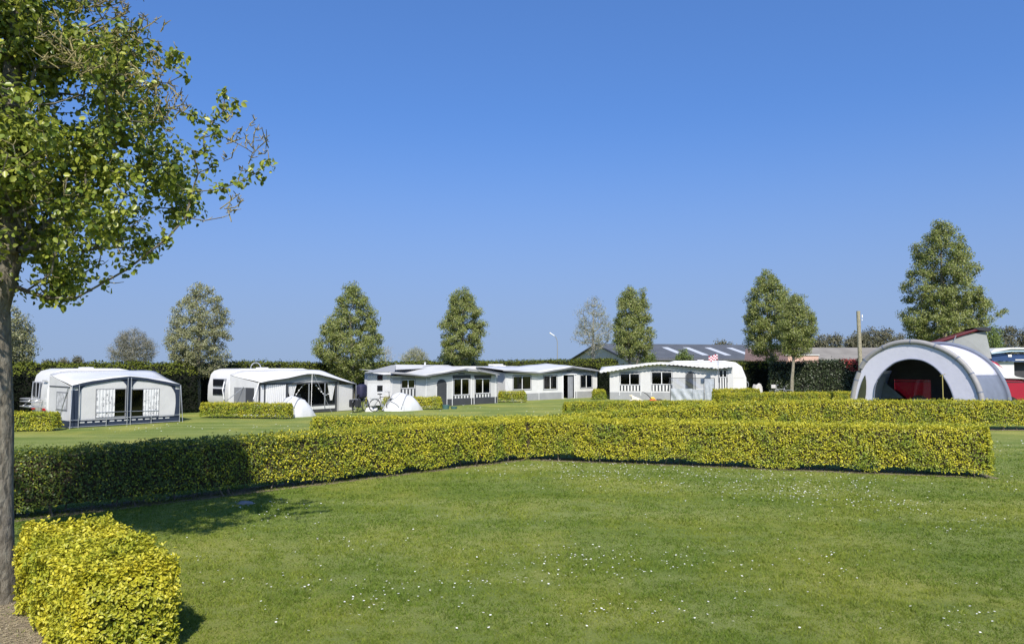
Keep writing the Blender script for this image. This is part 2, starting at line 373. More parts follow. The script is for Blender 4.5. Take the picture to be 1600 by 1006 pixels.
def hedge(name, label, pts, width, mats, leaf, cover, group=None, bottom=0.12, near=False, lumpa=0.07, stems=True, cat='hedge', batter=0.0, shoots=0.03, matfun=None, core=corem, shoulder=0.0, gaps=0.5):
    """pts: list of (x, y, height) along the middle line"""
    pts = [Vector(p) for p in pts]
    root = thing(name, label, cat, (pts[0].x, pts[0].y, 0), 0, group); o0 = np.array([pts[0].x, pts[0].y, 0.0])
    # offset rows at each point (mitred)
    L = []; R = []
    for i, p in enumerate(pts):
        d0 = (pts[i] - pts[i - 1]).xy.normalized() if i > 0 else None
        d1 = (pts[i + 1] - pts[i]).xy.normalized() if i < len(pts) - 1 else None
        d0 = d0 or d1; d1 = d1 or d0
        n0 = Vector((-d0.y, d0.x)); n1 = Vector((-d1.y, d1.x)); n = (n0 + n1).normalized(); k = (width / 2) / max(0.3, n.dot(n0))
        L.append(Vector((p.x, p.y)) + n * k); R.append(Vector((p.x, p.y)) - n * k)
    Ps = []; Ns = []; emin = 0.10
    dA = (pts[0] - pts[1]).xy.normalized(); dB = (pts[-1] - pts[-2]).xy.normalized()
    def quad(A, B, C_, D_, nrm):          # A-B bottom, C-D top (A under D)
        area = 0.5 * ((B - A).cross(D_ - A).length + (B - C_).cross(D_ - C_).length)
        n = int(area * cover / (leaf * leaf * 0.3)) + 1
        u = rng.random(n)[:, None]; v = rng.random(n)[:, None]
        a, b, c, d = (np.array(q) for q in (A, B, C_, D_))
        P = (a * (1 - u) + b * u) * (1 - v) + (d * (1 - u) + c * u) * v
        rv = .09 * np.clip((v - .86) / .14, 0, 1) ** 2 + .05 * rng.random((n, 1)) * (v > .9); P = P - np.array(nrm)[None, :] * rv * (1 if abs(nrm[2]) < .9 else 0)
        Ps.append(P); Ns.append(np.repeat(np.array(nrm)[None, :], n, 0))
    for i in range(len(pts) - 1):
        h0, h1 = pts[i].z, pts[i + 1].z
        for S, sg in ((L, 1), (R, -1)):
            a, b = S[i], S[i + 1]; dv = (pts[i + 1] - pts[i]).xy.normalized(); nn = Vector((-dv.y * sg, dv.x * sg, 0))
            ca, cb = Vector((pts[i].x, pts[i].y)), Vector((pts[i + 1].x, pts[i + 1].y))
            if shoulder:
                ta = a.lerp(ca, shoulder); tb = b.lerp(cb, shoulder); hs = 0.80
                quad(Vector((a.x, a.y, bottom)), Vector((b.x, b.y, bottom)), Vector((b.x, b.y, h1 * hs)), Vector((a.x, a.y, h0 * hs)), nn)
                quad(Vector((a.x, a.y, h0 * hs)), Vector((b.x, b.y, h1 * hs)), Vector((tb.x, tb.y, h1)), Vector((ta.x, ta.y, h0)), (nn + Vector((0, 0, 1))).normalized())
            else:
                ta = a.lerp(ca, batter); tb = b.lerp(cb, batter)
                quad(Vector((a.x, a.y, bottom)), Vector((b.x, b.y, bottom)), Vector((tb.x, tb.y, h1)), Vector((ta.x, ta.y, h0)), nn)
        k = shoulder or batter
        l0 = L[i].lerp(Vector((pts[i].x, pts[i].y)), k); l1 = L[i + 1].lerp(Vector((pts[i + 1].x, pts[i + 1].y)), k)
        r0 = R[i].lerp(Vector((pts[i].x, pts[i].y)), k); r1 = R[i + 1].lerp(Vector((pts[i + 1].x, pts[i + 1].y)), k)
        quad(Vector((l0.x, l0.y, h0)), Vector((l1.x, l1.y, h1)), Vector((r1.x, r1.y, h1)), Vector((r0.x, r0.y, h0)), Vector((0, 0, 1)))
    for e, q in ((0, 1), (-1, -2)):
        nn = (pts[e] - pts[q]).xy.normalized(); h = pts[e].z
        quad(Vector((*L[e], bottom)), Vector((*R[e], bottom)), Vector((*R[e], h)), Vector((*L[e], h)), Vector((nn.x, nn.y, 0)))
    P = np.concatenate(Ps); N = np.concatenate(Ns)
    n = len(P)
    dep = lump(P, 1.6, lumpa, 3.1) + lump(P, 5.0, lumpa * 0.7, 9.0) + lump(P, 11.0, min(.11, lumpa * 1.5), 4.0) - np.abs(rng.normal(0, 0.045, n))
    P = P + N * dep[:, None]
    # soften the two ends
    for e, dd_ in ((pts[0], dA), (pts[-1], dB)):
        s_ = (P[:, 0] - e.x) * dd_.x + (P[:, 1] - e.y) * dd_.y; k_ = np.clip((s_ + .16) / .16, 0, 1); lat = (P[:, 0] - e.x) * -dd_.y + (P[:, 1] - e.y) * dd_.x; hh_ = np.clip(P[:, 2] / e.z, 0, 1)
        pull = k_ * (.16 * (np.abs(lat) / (width / 2)) ** 4 + .12 * hh_ ** 6)
        P[:, 0] -= dd_.x * pull; P[:, 1] -= dd_.y * pull; P[:, 2] -= k_ * .05 * hh_ ** 4
    # ragged lower edge with gaps
    low = bottom + 0.13 * min(1, gaps) + lump(P * np.array([1, 1, 0]), 1.3, 0.22, 5.0) * gaps
    keep = P[:, 2] > low
    P = P[keep]; N = N[keep]; n = len(P)
    up = N[:, 2] > 0.5
    sh = up & (rng.random(n) < shoots); P[sh, 2] += rng.random(sh.sum()) * leaf * 1.6
    N2 = N.copy(); N2[:, 2] += 0.35
    mi = None
    if matfun is not None:
        mi = matfun(P, N).astype(np.int32)
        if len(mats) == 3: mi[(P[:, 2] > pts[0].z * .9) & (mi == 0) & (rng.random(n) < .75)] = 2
    sz = leaf * rng.uniform(0.65, 1.25, n)
    leaves('foliage', P - o0, N2, sz, mats, root, near=near, jitter=0.55, matidx=mi)
    # solid inner twig mass, its dark colour standing in for inner shade
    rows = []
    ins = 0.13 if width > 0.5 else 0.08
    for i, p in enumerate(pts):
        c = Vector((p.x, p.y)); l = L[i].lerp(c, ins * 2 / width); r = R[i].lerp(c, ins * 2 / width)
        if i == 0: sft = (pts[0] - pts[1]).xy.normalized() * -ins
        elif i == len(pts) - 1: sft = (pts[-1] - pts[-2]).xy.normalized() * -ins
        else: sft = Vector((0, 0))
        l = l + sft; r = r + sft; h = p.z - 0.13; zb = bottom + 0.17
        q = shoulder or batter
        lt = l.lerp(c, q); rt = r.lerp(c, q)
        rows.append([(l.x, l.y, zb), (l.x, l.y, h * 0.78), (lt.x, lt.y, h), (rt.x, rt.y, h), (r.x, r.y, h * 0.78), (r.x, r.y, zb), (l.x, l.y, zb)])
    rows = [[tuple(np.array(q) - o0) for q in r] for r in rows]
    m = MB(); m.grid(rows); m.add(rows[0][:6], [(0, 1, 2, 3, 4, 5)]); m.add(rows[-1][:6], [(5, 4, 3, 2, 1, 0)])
    m.build('inner_twigs_shade', core, root, merge=True)
    if stems:
        s = MB()
        for i in range(len(pts) - 1):
            a, b = pts[i], pts[i + 1]; ln = (b - a).xy.length; k = max(2, int(ln / 0.52))
            for j in range(k):
                for _ in range(2):
                    t = (j + random.random()) / k; c = a.lerp(b, t); nn = Vector((-(b - a).y, (b - a).x, 0)).normalized()
                    c = Vector((c.x, c.y, 0)) + nn * random.uniform(-0.38, 0.38) * width - Vector(o0)
                    c.z = -0.02; tp = c + Vector((random.uniform(-.12, .12), random.uniform(-.12, .12), random.uniform(0.38, 0.5)))
                    md = (c + tp) / 2 + Vector((random.uniform(-.05, .05), random.uniform(-.05, .05), 0))
                    r = random.uniform(0.008, 0.018); s.tube([c, md, tp], [r, r * .9, r * .6], 5)
        s.build('stem', stemm, root)
    return root

YG = 'clipped golden hedges between the pitches'
def gp(px, py, h): p = G(px, py); return (p.x, p.y, h)
# long L-shaped hedge: near left end, corner, right end (base line is its camera side)
a0 = G(-60, 826); a1 = G(825, 719); a2 = G(1542, 748)
def off(p, q, k):
    d = (q - p).xy.normalized(); return Vector((-d.y, d.x)) * k
n0 = off(a0, a1, .42); n1 = off(a1, a2, .42); 
tree_side = None
c0 = a0.xy + n0; c2 = a2.xy + n1; c1 = a1.xy + (n0 + n1).normalized() * .46
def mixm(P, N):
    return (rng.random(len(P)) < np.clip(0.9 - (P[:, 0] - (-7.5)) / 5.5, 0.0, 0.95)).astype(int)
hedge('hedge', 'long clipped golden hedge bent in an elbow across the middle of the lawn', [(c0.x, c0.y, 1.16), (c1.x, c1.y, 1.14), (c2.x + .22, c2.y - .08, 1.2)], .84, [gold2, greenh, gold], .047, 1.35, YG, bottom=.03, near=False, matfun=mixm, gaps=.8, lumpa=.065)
# second V-shaped one behind it
hp = [D(845, 655, 23.4), D(952, 645, 26.2), D(1119, 631, 29.6), D(1276, 626, 31.0), D(1640, 625, 30.4)]
hz = [.97, 1.0, 1.1, 1.17, 1.17]
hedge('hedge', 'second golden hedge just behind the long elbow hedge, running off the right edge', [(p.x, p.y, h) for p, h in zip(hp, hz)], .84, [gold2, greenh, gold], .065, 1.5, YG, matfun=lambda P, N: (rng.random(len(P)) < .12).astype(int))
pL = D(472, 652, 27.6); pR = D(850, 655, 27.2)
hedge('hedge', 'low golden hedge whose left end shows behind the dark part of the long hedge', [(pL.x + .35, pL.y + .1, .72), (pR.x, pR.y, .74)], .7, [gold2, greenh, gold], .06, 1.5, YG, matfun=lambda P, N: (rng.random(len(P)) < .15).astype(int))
# small far ones
def small(label, pxa, pya, pxb, pyb, h, wdt=.7, lf=.06, **k):
    k.setdefault('stems', False); k.setdefault('bottom', .04)
    a = G(pxa, pya).xy; b = G(pxb, pyb).xy; d = (b - a).normalized(); n = Vector((-d.y, d.x)) * wdt / 2; a = a + n + d * .1; b = b + n - d * .1
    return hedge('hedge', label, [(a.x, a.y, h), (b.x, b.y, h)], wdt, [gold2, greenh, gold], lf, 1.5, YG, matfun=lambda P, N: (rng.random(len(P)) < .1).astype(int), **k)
small('small golden hedge between the near tree trunk and the navy trimmed awning', -60, 676, 92, 673.5, .74, gaps=.3)
small('golden hedge in front of the caravan with two stacked end windows', 306, 653, 454, 655, .74, gaps=.3)
small('short golden hedge split by the white pop-up tent and parked bicycle', 566, 640, 693, 640, .72, gaps=.3)
small('short golden hedge left of the awning with an open door', 777, 629, 826, 628.5, .74, gaps=.3)
small('tiny golden hedge block between the two right hand awnings', 924, 624.5, 950, 624.5, .74, .9, gaps=.3)
small('thin golden hedge on the lawn below the red lawnmower', 880, 648.5, 1125, 645, .66, gaps=.3)
small('golden hedge strip below the laurel hedge, beside the domed tent', 1120, 634.5, 1342, 631, .80, gaps=.3)
small('golden hedge block in front of the rounded caravan end', 1122, 632, 1192, 630, .98, .9, gaps=.3)

# foreground bush
fA, fB, fC, fD = Vector((-4.95, 9.0)), Vector((-5.62, 8.4)), Vector((-3.22, 7.1)), Vector((-3.86, 6.5))
m0 = (fA + fB) / 2; m1 = (fC + fD) / 2; dd = (m1 - m0).normalized()
m0 = m0 + dd * .1; m1 = m1 + dd * .12
m0.x += .06; m1.x += .08
hedge('hedge', 'bright golden hedge end close to the camera beside the grey tree trunk', [(m0.x, m0.y, .90), ((m0.x + m1.x) / 2, (m0.y + m1.y) / 2, .88), (m1.x, m1.y, .84)], .88, gold, .042, 2.9, YG, near=True, bottom=.02, gaps=.25, lumpa=.06, shoots=.08)

# tall boundary hedges
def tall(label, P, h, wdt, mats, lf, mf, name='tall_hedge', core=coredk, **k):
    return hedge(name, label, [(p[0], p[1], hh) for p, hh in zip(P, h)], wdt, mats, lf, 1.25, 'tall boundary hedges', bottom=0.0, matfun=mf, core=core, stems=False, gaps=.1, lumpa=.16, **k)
topl = lambda P, N: ((N[:, 2] > .3) & (rng.random(len(P)) < .8)).astype(int)  # upward faces get the painted sunlit leaves, the rest the shaded copy
TH = 2.66
tall('tall dark cypress hedge behind the leftmost caravan, sunlight painted along its top', [D(-90, 560, 33.5), D(18, 560, 36), D(300, 560, 42)], [TH, TH, TH + .02], 2.4, [cypress, cypl], .12, topl, shoulder=.35)
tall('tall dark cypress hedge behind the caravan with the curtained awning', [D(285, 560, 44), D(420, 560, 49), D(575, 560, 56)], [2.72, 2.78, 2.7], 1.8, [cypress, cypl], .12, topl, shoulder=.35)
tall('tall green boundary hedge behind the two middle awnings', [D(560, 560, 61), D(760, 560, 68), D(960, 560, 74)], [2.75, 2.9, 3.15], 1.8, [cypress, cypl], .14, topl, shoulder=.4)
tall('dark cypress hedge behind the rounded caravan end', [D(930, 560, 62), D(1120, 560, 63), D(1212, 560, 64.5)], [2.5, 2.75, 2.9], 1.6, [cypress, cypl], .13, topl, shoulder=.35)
def lm(P, N):
    r = (rng.random(len(P)) < .0).astype(int); pc = D(1326, 568, 58)
    q = np.hypot((P[:, 0] - pc.x), (P[:, 2] - pc.z)); r[(q < .62) & (rng.random(len(P)) < .8)] = 1; return r
tall('tall speckled laurel hedge with red young leaves left of the wooden pole', [D(1200, 560, 59.5), D(1345, 560, 57.5), D(1440, 560, 56)], [2.78, 3.02, 3.05], 1.3, [laurel, photinia], .13, lm, name='tall_hedge', shoulder=.15)

# ---------------------------------------------------------------- soil, stones
def blob(name, pts, z, mat):
    m = MB(); n = len(pts); out = []
    for i in range(n):
        a, b = Vector(pts[i]), Vector(pts[(i + 1) % n])
        for k in range(6):
            p = a.lerp(b, k / 6); out.append((p.x + random.uniform(-.04, .04), p.y + random.uniform(-.04, .04), z))
    m.add(out, [tuple(range(len(out)))]); return m.build(name, mat)
tag(blob('soil', [(-7.3, 6.0), (-4.0, 5.6), (-3.3, 6.5), (-3.6, 7.6), (-4.8, 8.7), (-5.3, 9.3), (-6.6, 9.5), (-7.3, 8.5)], .006, soilm), kind='structure')
def strip(pts, wd, z=.005):
    out = []
    for sd in (1, -1):
        row = []
        for i, p in enumerate(pts):
            q = pts[min(i + 1, len(pts) - 1)]; o = pts[max(i - 1, 0)]; d = (Vector(q) - Vector(o)).normalized(); row.append((p[0] - d.y * wd * sd, p[1] + d.x * wd * sd))
        out += row if sd == 1 else row[::-1]
    return out
def dens(a, b, n): return [tuple(Vector(a).lerp(Vector(b), i / n)) for i in range(n)]
sp = dens(c0, c1, 12) + dens(c1, c2, 10) + [tuple(c2 + Vector((.25, -.05)))]
tag(blob('soil', strip(sp, .38), .005, soilm), kind='structure')
sp = [tuple(p.xy) for p in hp]
tag(blob('soil', strip(sp, .40), .005, soilm), kind='structure')

def rock(name, label, loc, s, mat, seed):
    bm = bmesh.new(); bmesh.ops.create_icosphere(bm, subdivisions=3, radius=1)
    for v in bm.verts:
        k = 1 + .28 * noise.noise(v.co * 1.4 + Vector((seed, 0, 0))) + .1 * noise.noise(v.co * 4 + Vector((0, seed, 0)))
        v.co = Vector((v.co.x * s[0] * k, v.co.y * s[1] * k, max(-.2, v.co.z) * s[2] * k))
    me = bpy.data.meshes.new(name); bm.to_mesh(me); bm.free(); o = link(name, me, mat); o.location = loc; smooth(o, 60)
    return tag(o, label, 'stone')
stone = M('pale_stone', (0.42, 0.40, 0.36), 0.9, 0.2, 4, 0.5, 12)
rock('stone', 'small grey stone on the grass in front of the shaded hedge', G(383, 787), (.16, .1, .07), M('grey_stone', (0.2, 0.2, 0.19), 0.9, 0.2, 5, 0.5, 20), 2)
rock('stone', 'pale whitish boulder behind the golden hedge block near the bicycle', D(1183, 612, 54.5) * 1.0 * Vector((1, 1, 0)).length / math.sqrt(2) if False else (D(1183, 612, 54.5).x, 54.5, 0), (.5, .4, 1.25), stone, 5)

# ---------------------------------------------------------------- grass blades and daisies
bladem = leafmat('grass_blades', [(0.064, 0.112, 0.008), (0.111, 0.176, 0.017), (0.167, 0.240, 0.028), (0.088, 0.146, 0.012), (0.238, 0.282, 0.047)], 0.3, 0.6,
                 patch=[(0.174, 0.217, 0.020), (0.276, 0.305, 0.037), (0.153, 0.205, 0.020), (0.348, 0.358, 0.062)], pscale=0.35, spec=0.2, det=9, nr=.72)
def vnoise(x, y, sc_, seed):
    r = np.random.default_rng(seed).random((256, 256)); u = x * sc_ + 500; v = y * sc_ + 500; i = np.floor(u).astype(int); j = np.floor(v).astype(int); fu = u - i; fv = v - j; fu = fu * fu * (3 - 2 * fu); fv = fv * fv * (3 - 2 * fv)
    g_ = lambda a, b: r[a % 256, b % 256]
    return (g_(i, j) * (1 - fu) + g_(i + 1, j) * fu) * (1 - fv) + (g_(i, j + 1) * (1 - fu) + g_(i + 1, j + 1) * fu) * fv
def blades(n, d0, d1):
    d = d0 * (d1 / d0) ** rng.random(n)
    x = rng.uniform(-.78, .78, n) * d
    P = np.stack([x, d, np.zeros(n)], 1)
    soil = (x > -7.3) & (x < -3.35 - np.maximum(0, d - 6.6) * .75) & (d < 9.35)
    drop = soil & ~((d < 7.4) & (x < -5.0)) & (rng.random(n) > .06)
    tuft = vnoise(x, d, 9.0, 1) * .6 + vnoise(x, d, 2.3, 2) * .4
    drop |= rng.random(n) > (.55 + .9 * tuft)
    drop |= (d > 17) & (rng.random(n) < (d - 17) / (d1 - 17))
    P = P[~drop]; d = d[~drop]; tuft = tuft[~drop]; n = len(P)
    wd = .00105 * d * rng.uniform(.6, 1.3, n)
    a = rng.uniform(0, 6.283, n); h = rng.uniform(.4, 1.1, n) * (.009 + .060 * tuft ** 1.5)
    bx, by = np.cos(a) * wd / 2, np.sin(a) * wd / 2
    lx, ly = rng.normal(0, .8, n) * h, rng.normal(0, .8, n) * h
    v0 = P + np.stack([bx, by, 0 * h], 1); v1 = P - np.stack([bx, by, 0 * h], 1); v2 = P + np.stack([lx, ly, h], 1)
    return np.stack([v0, v1, v2], 1).reshape(-1, 3)
V = blades(620000, 6.2, 26.0)
o = np_mesh('grass', V, 3, np.arange(len(V)), bladem); tag(o, 'short mown grass blades covering the near lawn', 'grass', kind='stuff')

def daisies():
    pts = []
    def cl(px, py, sx, sy, n):
        for _ in range(int(n * 1.7)):
            q = G(random.gauss(px, sx), min(1004, random.gauss(py, sy))); pts.append(q)
    for px, py, sx, sy, n in [(900, 735, 60, 9, 110), (1010, 742, 60, 11, 90), (1120, 748, 60, 12, 110), (1240, 768, 60, 13, 150), (1330, 752, 60, 8, 60), (1380, 785, 60, 9, 50), (820, 733, 50, 7, 50),
                             (1420, 800, 50, 6, 18), (1505, 830, 30, 5, 12), (440, 805, 30, 12, 24), (400, 790, 22, 5, 12), (900, 880, 60, 14, 45), (760, 885, 60, 12, 14), (800, 905, 60, 18, 16),
                             (1080, 880, 70, 14, 30), (1550, 815, 30, 5, 10), (590, 935, 40, 12, 12), (660, 920, 50, 10, 12), (480, 905, 40, 10, 12), (1530, 960, 40, 8, 8), (1100, 935, 70, 25, 10),
                             (960, 965, 60, 20, 14), (520, 855, 70, 10, 12), (330, 900, 30, 30, 10), (1290, 880, 60, 12, 14), (700, 680, 200, 12, 0), (250, 668, 50, 5, 40), (440, 668, 60, 5, 14),
                             (780, 640, 60, 6, 40), (600, 652, 60, 3, 14), (1575, 700, 20, 10, 16), (1560, 745, 25, 15, 14)]:
        cl(px, py, sx, sy, n)
    for _ in range(160): pts.append(G(random.uniform(250, 1600), random.uniform(760, 1005)))
    m = MB()
    for q in pts:
        if q.y > 65: continue
        if q.x < -3.2 and q.y < 9: continue
        r = random.uniform(.008, .0155) * (1 + max(0, q.y - 12) * .05); z = random.uniform(.03, .05); tx, ty = random.uniform(-.25, .25), random.uniform(-.25, .25)
        m.mi = 0
        ring = [(q.x + math.cos(k * math.pi / 4) * r * (1 if k % 2 else .72), q.y + math.sin(k * math.pi / 4) * r * (1 if k % 2 else .72), z + math.cos(k * math.pi / 4) * r * tx + math.sin(k * math.pi / 4) * r * ty) for k in range(8)]
        m.add(ring, [tuple(range(8))])
        m.mi = 1; m.add([(q.x + math.cos(k * 2.09) * r * .35, q.y + math.sin(k * 2.09) * r * .35, z + .003) for k in range(3)], [(0, 1, 2)])
    o = m.build('daisies', [M('daisy_petals', (0.8, 0.8, 0.77), 0.8, 0.05), M('daisy_centre', (0.6, 0.42, 0.03), 0.8, 0.1)])
    tag(o, 'white daisies scattered over the mown lawn', 'daisies', kind='stuff')
daisies()
# dry straw lying on the bare patch round the tree
n = 16000; x = rng.uniform(-7.2, -3.3, n); y = rng.uniform(5.9, 9.4, n); k = (x < -3.35 - np.maximum(0, y - 6.6) * .75); x = x[k]; y = y[k]; n = len(x)
a = rng.uniform(0, 3.1416, n); ln = rng.uniform(.02, .09, n); z = rng.uniform(.008, .022, n); dx, dy = np.cos(a) * ln, np.sin(a) * ln; wx, wy = -np.sin(a) * .0035, np.cos(a) * .0035
V = np.stack([np.stack([x + wx, y + wy, z], 1), np.stack([x - wx, y - wy, z], 1), np.stack([x + dx, y + dy, z + rng.uniform(-.004, .012, n)], 1)], 1).reshape(-1, 3)
o = np_mesh('straw', V, 3, np.arange(len(V)), leafmat('dry_straw', [(.34, .28, .15), (.46, .39, .23), (.22, .17, .1), (.54, .47, .3)], 0.1, .8)); tag(o, 'dry straw and clippings on the bare ground round the near tree', 'straw', kind='stuff')
# ---------------------------------------------------------------- trees
treeA = leafmat('young_tree_leaves', [(0.132, 0.175, 0.031), (0.210, 0.259, 0.049), (0.298, 0.316, 0.084), (0.097, 0.141, 0.028), (0.386, 0.384, 0.154), (0.176, 0.217, 0.041)], 0.3, 0.5)
treeB = leafmat('silvery_young_leaves', [(0.178, 0.186, 0.065), (0.297, 0.301, 0.155), (0.134, 0.158, 0.045), (0.402, 0.388, 0.220), (0.224, 0.230, 0.090)], 0.25, 0.5)
treeN = leafmat('near_tree_leaves', [(0.093, 0.149, 0.023), (0.208, 0.267, 0.036), (0.322, 0.369, 0.048), (0.073, 0.111, 0.023), (0.453, 0.471, 0.080), (0.143, 0.188, 0.029)], 0.35, 0.35)
farT = leafmat('distant_tree_leaves', [(0.094, 0.100, 0.062), (0.138, 0.136, 0.083), (0.182, 0.165, 0.112), (0.075, 0.082, 0.051)], 0.1, 0.9, spec=0.1)
shrubm = leafmat('dark_shrub_leaves', [(0.02, 0.035, 0.012), (0.035, 0.055, 0.018), (0.05, 0.075, 0.02)], 0.1, 0.6)
shrubg = leafmat('fresh_shrub_leaves', [(0.078, 0.117, 0.026), (0.130, 0.182, 0.039), (0.182, 0.234, 0.052)], 0.2, 0.6)

def grow(starts, targets, jit, seg, bias=0.6):
    """join each target to the branch skeleton; nodes: position, parent"""
    nodes = [Vector(p) for p in starts]; par = [i - 1 for i in range(len(starts))]
    base = nodes[0]; topz = nodes[-1].z
    arr = np.array([tuple(p) for p in nodes])
    targets = sorted(targets, key=lambda t: math.hypot(t.x - base.x, t.y - base.y) + 0.25 * t.z)
    lst = [tuple(p) for p in nodes]
    for t in targets:
        A = np.array(lst); tv = np.array(t); d = np.linalg.norm(A - tv, axis=1)
        above = A[:, 2] - tv[2]
        hz = np.hypot(A[:, 0] - base.x, A[:, 1] - base.y)
        cost = d + np.where(above > -0.15 * d, (above + .15 * d) * 1.2 * bias, 0) + 0.12 * np.minimum(hz, 3)
        j = int(np.argmin(cost)); a = Vector(lst[j]); v = t - a; n = max(1, int(v.length / seg)); prev = j
        for k in range(1, n + 1):
            f = k / n; q = a + v * f + Vector((0, 0, -math.sin(f * math.pi) * v.length * 0.08 * bias))
            if k < n: q += Vector((random.gauss(0, jit), random.gauss(0, jit), random.gauss(0, jit * .7)))
            lst.append(tuple(q)); par.append(prev); prev = len(lst) - 1
    return lst, par
def skel_tubes(m, lst, par, rtip, power, rmax, n=6, trunk_n=0, trunk_r=None, minr=0):
    N = len(lst); cnt = [0.0] * N; kids = [0] * N
    for i in range(N): 
        if par[i] >= 0: kids[par[i]] += 1
    for i in range(N - 1, 0, -1):
        if kids[i] == 0: cnt[i] = 1.0
        if par[i] >= 0: cnt[par[i]] += cnt[i]
    R = [min(rmax, rtip * max(1, c) ** power) for c in cnt]
    if trunk_r:
        for i in range(trunk_n): R[i] = max(R[i], trunk_r[i])
    for i in range(1, N):
        p = par[i]
        if p < 0: continue
        ra, rb = min(R[p], R[i] * 1.35) if p >= trunk_n else min(R[p], R[i] * 1.6), R[i]
        if i < trunk_n: ra = R[p]
        m.tube([lst[p], lst[i]], [ra, rb], n if rb > .03 else 4, caps=False)
    return R
def prof_r(prof, z):
    for (z0, r0), (z1, r1) in zip(prof, prof[1:]):
        if z0 <= z <= z1: return r0 + (r1 - r0) * (z - z0) / (z1 - z0)
    return 0.0
def fill(prof, n, cx, cy, spread=1.0, lob=None, mind=0.3, shell=.35):
    """cluster centres inside a crown given by (height, radius) pairs"""
    out = []; z0, z1 = prof[0][0], prof[-1][0]; rm = max(r for _, r in prof); tries = 0
    while len(out) < n and tries < n * 60:
        tries += 1
        z = random.uniform(z0, z1); r = prof_r(prof, z)
        if random.random() > (r / rm) ** 1.3 + .04: continue
        a = random.uniform(0, 2 * math.pi); rr = r * (random.random() ** shell) * (0.82 + 0.3 * noise.noise(Vector((math.cos(a) * 1.2 + cx, math.sin(a) * 1.2 + cy, z * .7))))
        p = Vector((cx + math.cos(a) * rr, cy + math.sin(a) * rr, z))
        if all((p - q).length > mind for q in out[-300:]): out.append(p)
    return out

def tree(name, label, base, prof, nclu, leafn, leafs, clur, mat, tr, barkm=None, group=None, height_trunk=None, offs=(0, 0), twig=True, lean=(0, 0), extra=(), leafkeep=1.0, fork=None, mind=.28, rtip=.012):
    """base: ground point; prof in metres"""
    barkm = barkm or barkfar
    root = thing(name, label, 'tree', (base[0], base[1], 0), 0, group)
    z0 = prof[0][0]; zt = prof[-1][0]
    tz = height_trunk or z0 + (zt - z0) * .72
    k = 9; st = [Vector((lean[0] * (i / k) + offs[0] * (i / k) ** 2 + random.gauss(0, .02) * (i > 0), lean[1] * (i / k) + offs[1] * (i / k) ** 2, tz * i / k - (.05 if i == 0 else 0))) for i in range(k + 1)]
    trr = [tr * (1.25 if i == 0 else 1.0) * (1 - .8 * (i / k) ** 1.1) for i in range(k + 1)]
    cl = fill(prof, nclu, lean[0] + offs[0] * .5, lean[1] + offs[1] * .5, mind=mind)
    cl += [Vector(e) for e in extra]
    sel = [p for p in cl]
    st2 = [p for p in st]
    lst, par = grow(st2, sel, .05, .45)
    m = MB(); skel_tubes(m, lst, par, rtip, .42, tr * .55, 6, k + 1, trr)
    tw = []
    P = []; N = []
    nl = leafn
    for c in cl:
        if random.random() > leafkeep: continue
        s = clur * random.uniform(.7, 1.3)
        q = rng.normal(0, 1, (nl, 3)); q = unit(q) * (rng.random((nl, 1)) ** .5) * np.array([s, s, s * .8]); q[:, 2] += s * .15
        P.append(q + np.array(c)); nn = unit(q); nn[:, 2] += .5; out = np.array(c) - np.array([lean[0], lean[1], (z0 + zt) / 2]); N.append(nn + .5 * out / max(.1, np.linalg.norm(out)))
        if twig:
            for _ in range(3):
                v = Vector((random.gauss(0, 1), random.gauss(0, 1), abs(random.gauss(.4, .8)))).normalized() * s * 1.15
                m.tube([c, c + v], [rtip * .6, rtip * .25], 3, caps=False)
    m.build('trunk', barkm, root)
    if P:
        P = np.concatenate(P); N = np.concatenate(N); leaves('crown', P, N, leafs * rng.uniform(.6, 1.3, len(P)), mat, root, aspect=.6, jitter=.6)
    return root

def tp(px, py_base): return G(px, py_base)
def prof_px(d, cz, rows):      # rows: (py, half width in px)
    return sorted([(EYE + (HOR - py) * d / FPX, hw * d / FPX) for py, hw in rows])
TG = 'young leafy trees among the caravans'
def midtree(label, px, d, rows, n=170, mat=treeA, tr=.13, leafn=80, leafs=.11, clur=.33, cpx=None, **k):
    leafn = int(leafn * 1.9); leafs *= .82; clur *= 1.05; n = int(n * 1.15)
    X = (px - 800) / FPX * d; off = ((cpx - px) / FPX * d if cpx is not None else 0)
    return tree('tree', label, (X, d, 0), prof_px(d, 0, rows), n, leafn, leafs, clur, mat, tr, group=TG, offs=(off, 0), **k)
midtree('pale leafy tree between the two leftmost awnings', 311, 42.5, [(446, 5), (462, 32), (490, 48), (525, 58), (560, 54), (580, 34), (592, 10)], 230, treeB, .17, 64, .11, .30)
midtree('broad pear-shaped tree with dense foliage left of the middle grey awning', 551, 52, [(444, 4), (455, 16), (480, 34), (505, 48), (530, 60), (560, 58), (585, 35), (600, 15)], 260, treeA, .2, 90, .13, .38, cpx=546)
midtree('rounded pear-shaped tree right above the ridge of the middle grey awning', 723, 60, [(451, 4), (462, 18), (490, 34), (525, 42), (550, 36), (566, 22), (575, 8)], 200, treeA, .17, 85, .14, .40)
midtree('two-topped tree in front of the dark barn', 985, 62, [(447, 3), (460, 16), (480, 22), (520, 30), (545, 26), (560, 12)], 130, treeA, .2, 85, .14, .40, cpx=978)
midtree('slim right hand top growing close beside the two-topped tree', 992, 63.5, [(452, 3), (465, 9), (490, 14), (525, 22), (550, 16), (560, 8)], 70, treeA, .13, 80, .14, .38, cpx=1014)
midtree('tall straight trunked tree left of the parked bicycle', 1207, 62, [(425, 4), (437, 18), (465, 38), (500, 48), (530, 46), (552, 30), (564, 8)], 220, treeA, .2, 90, .15, .42, cpx=1197)
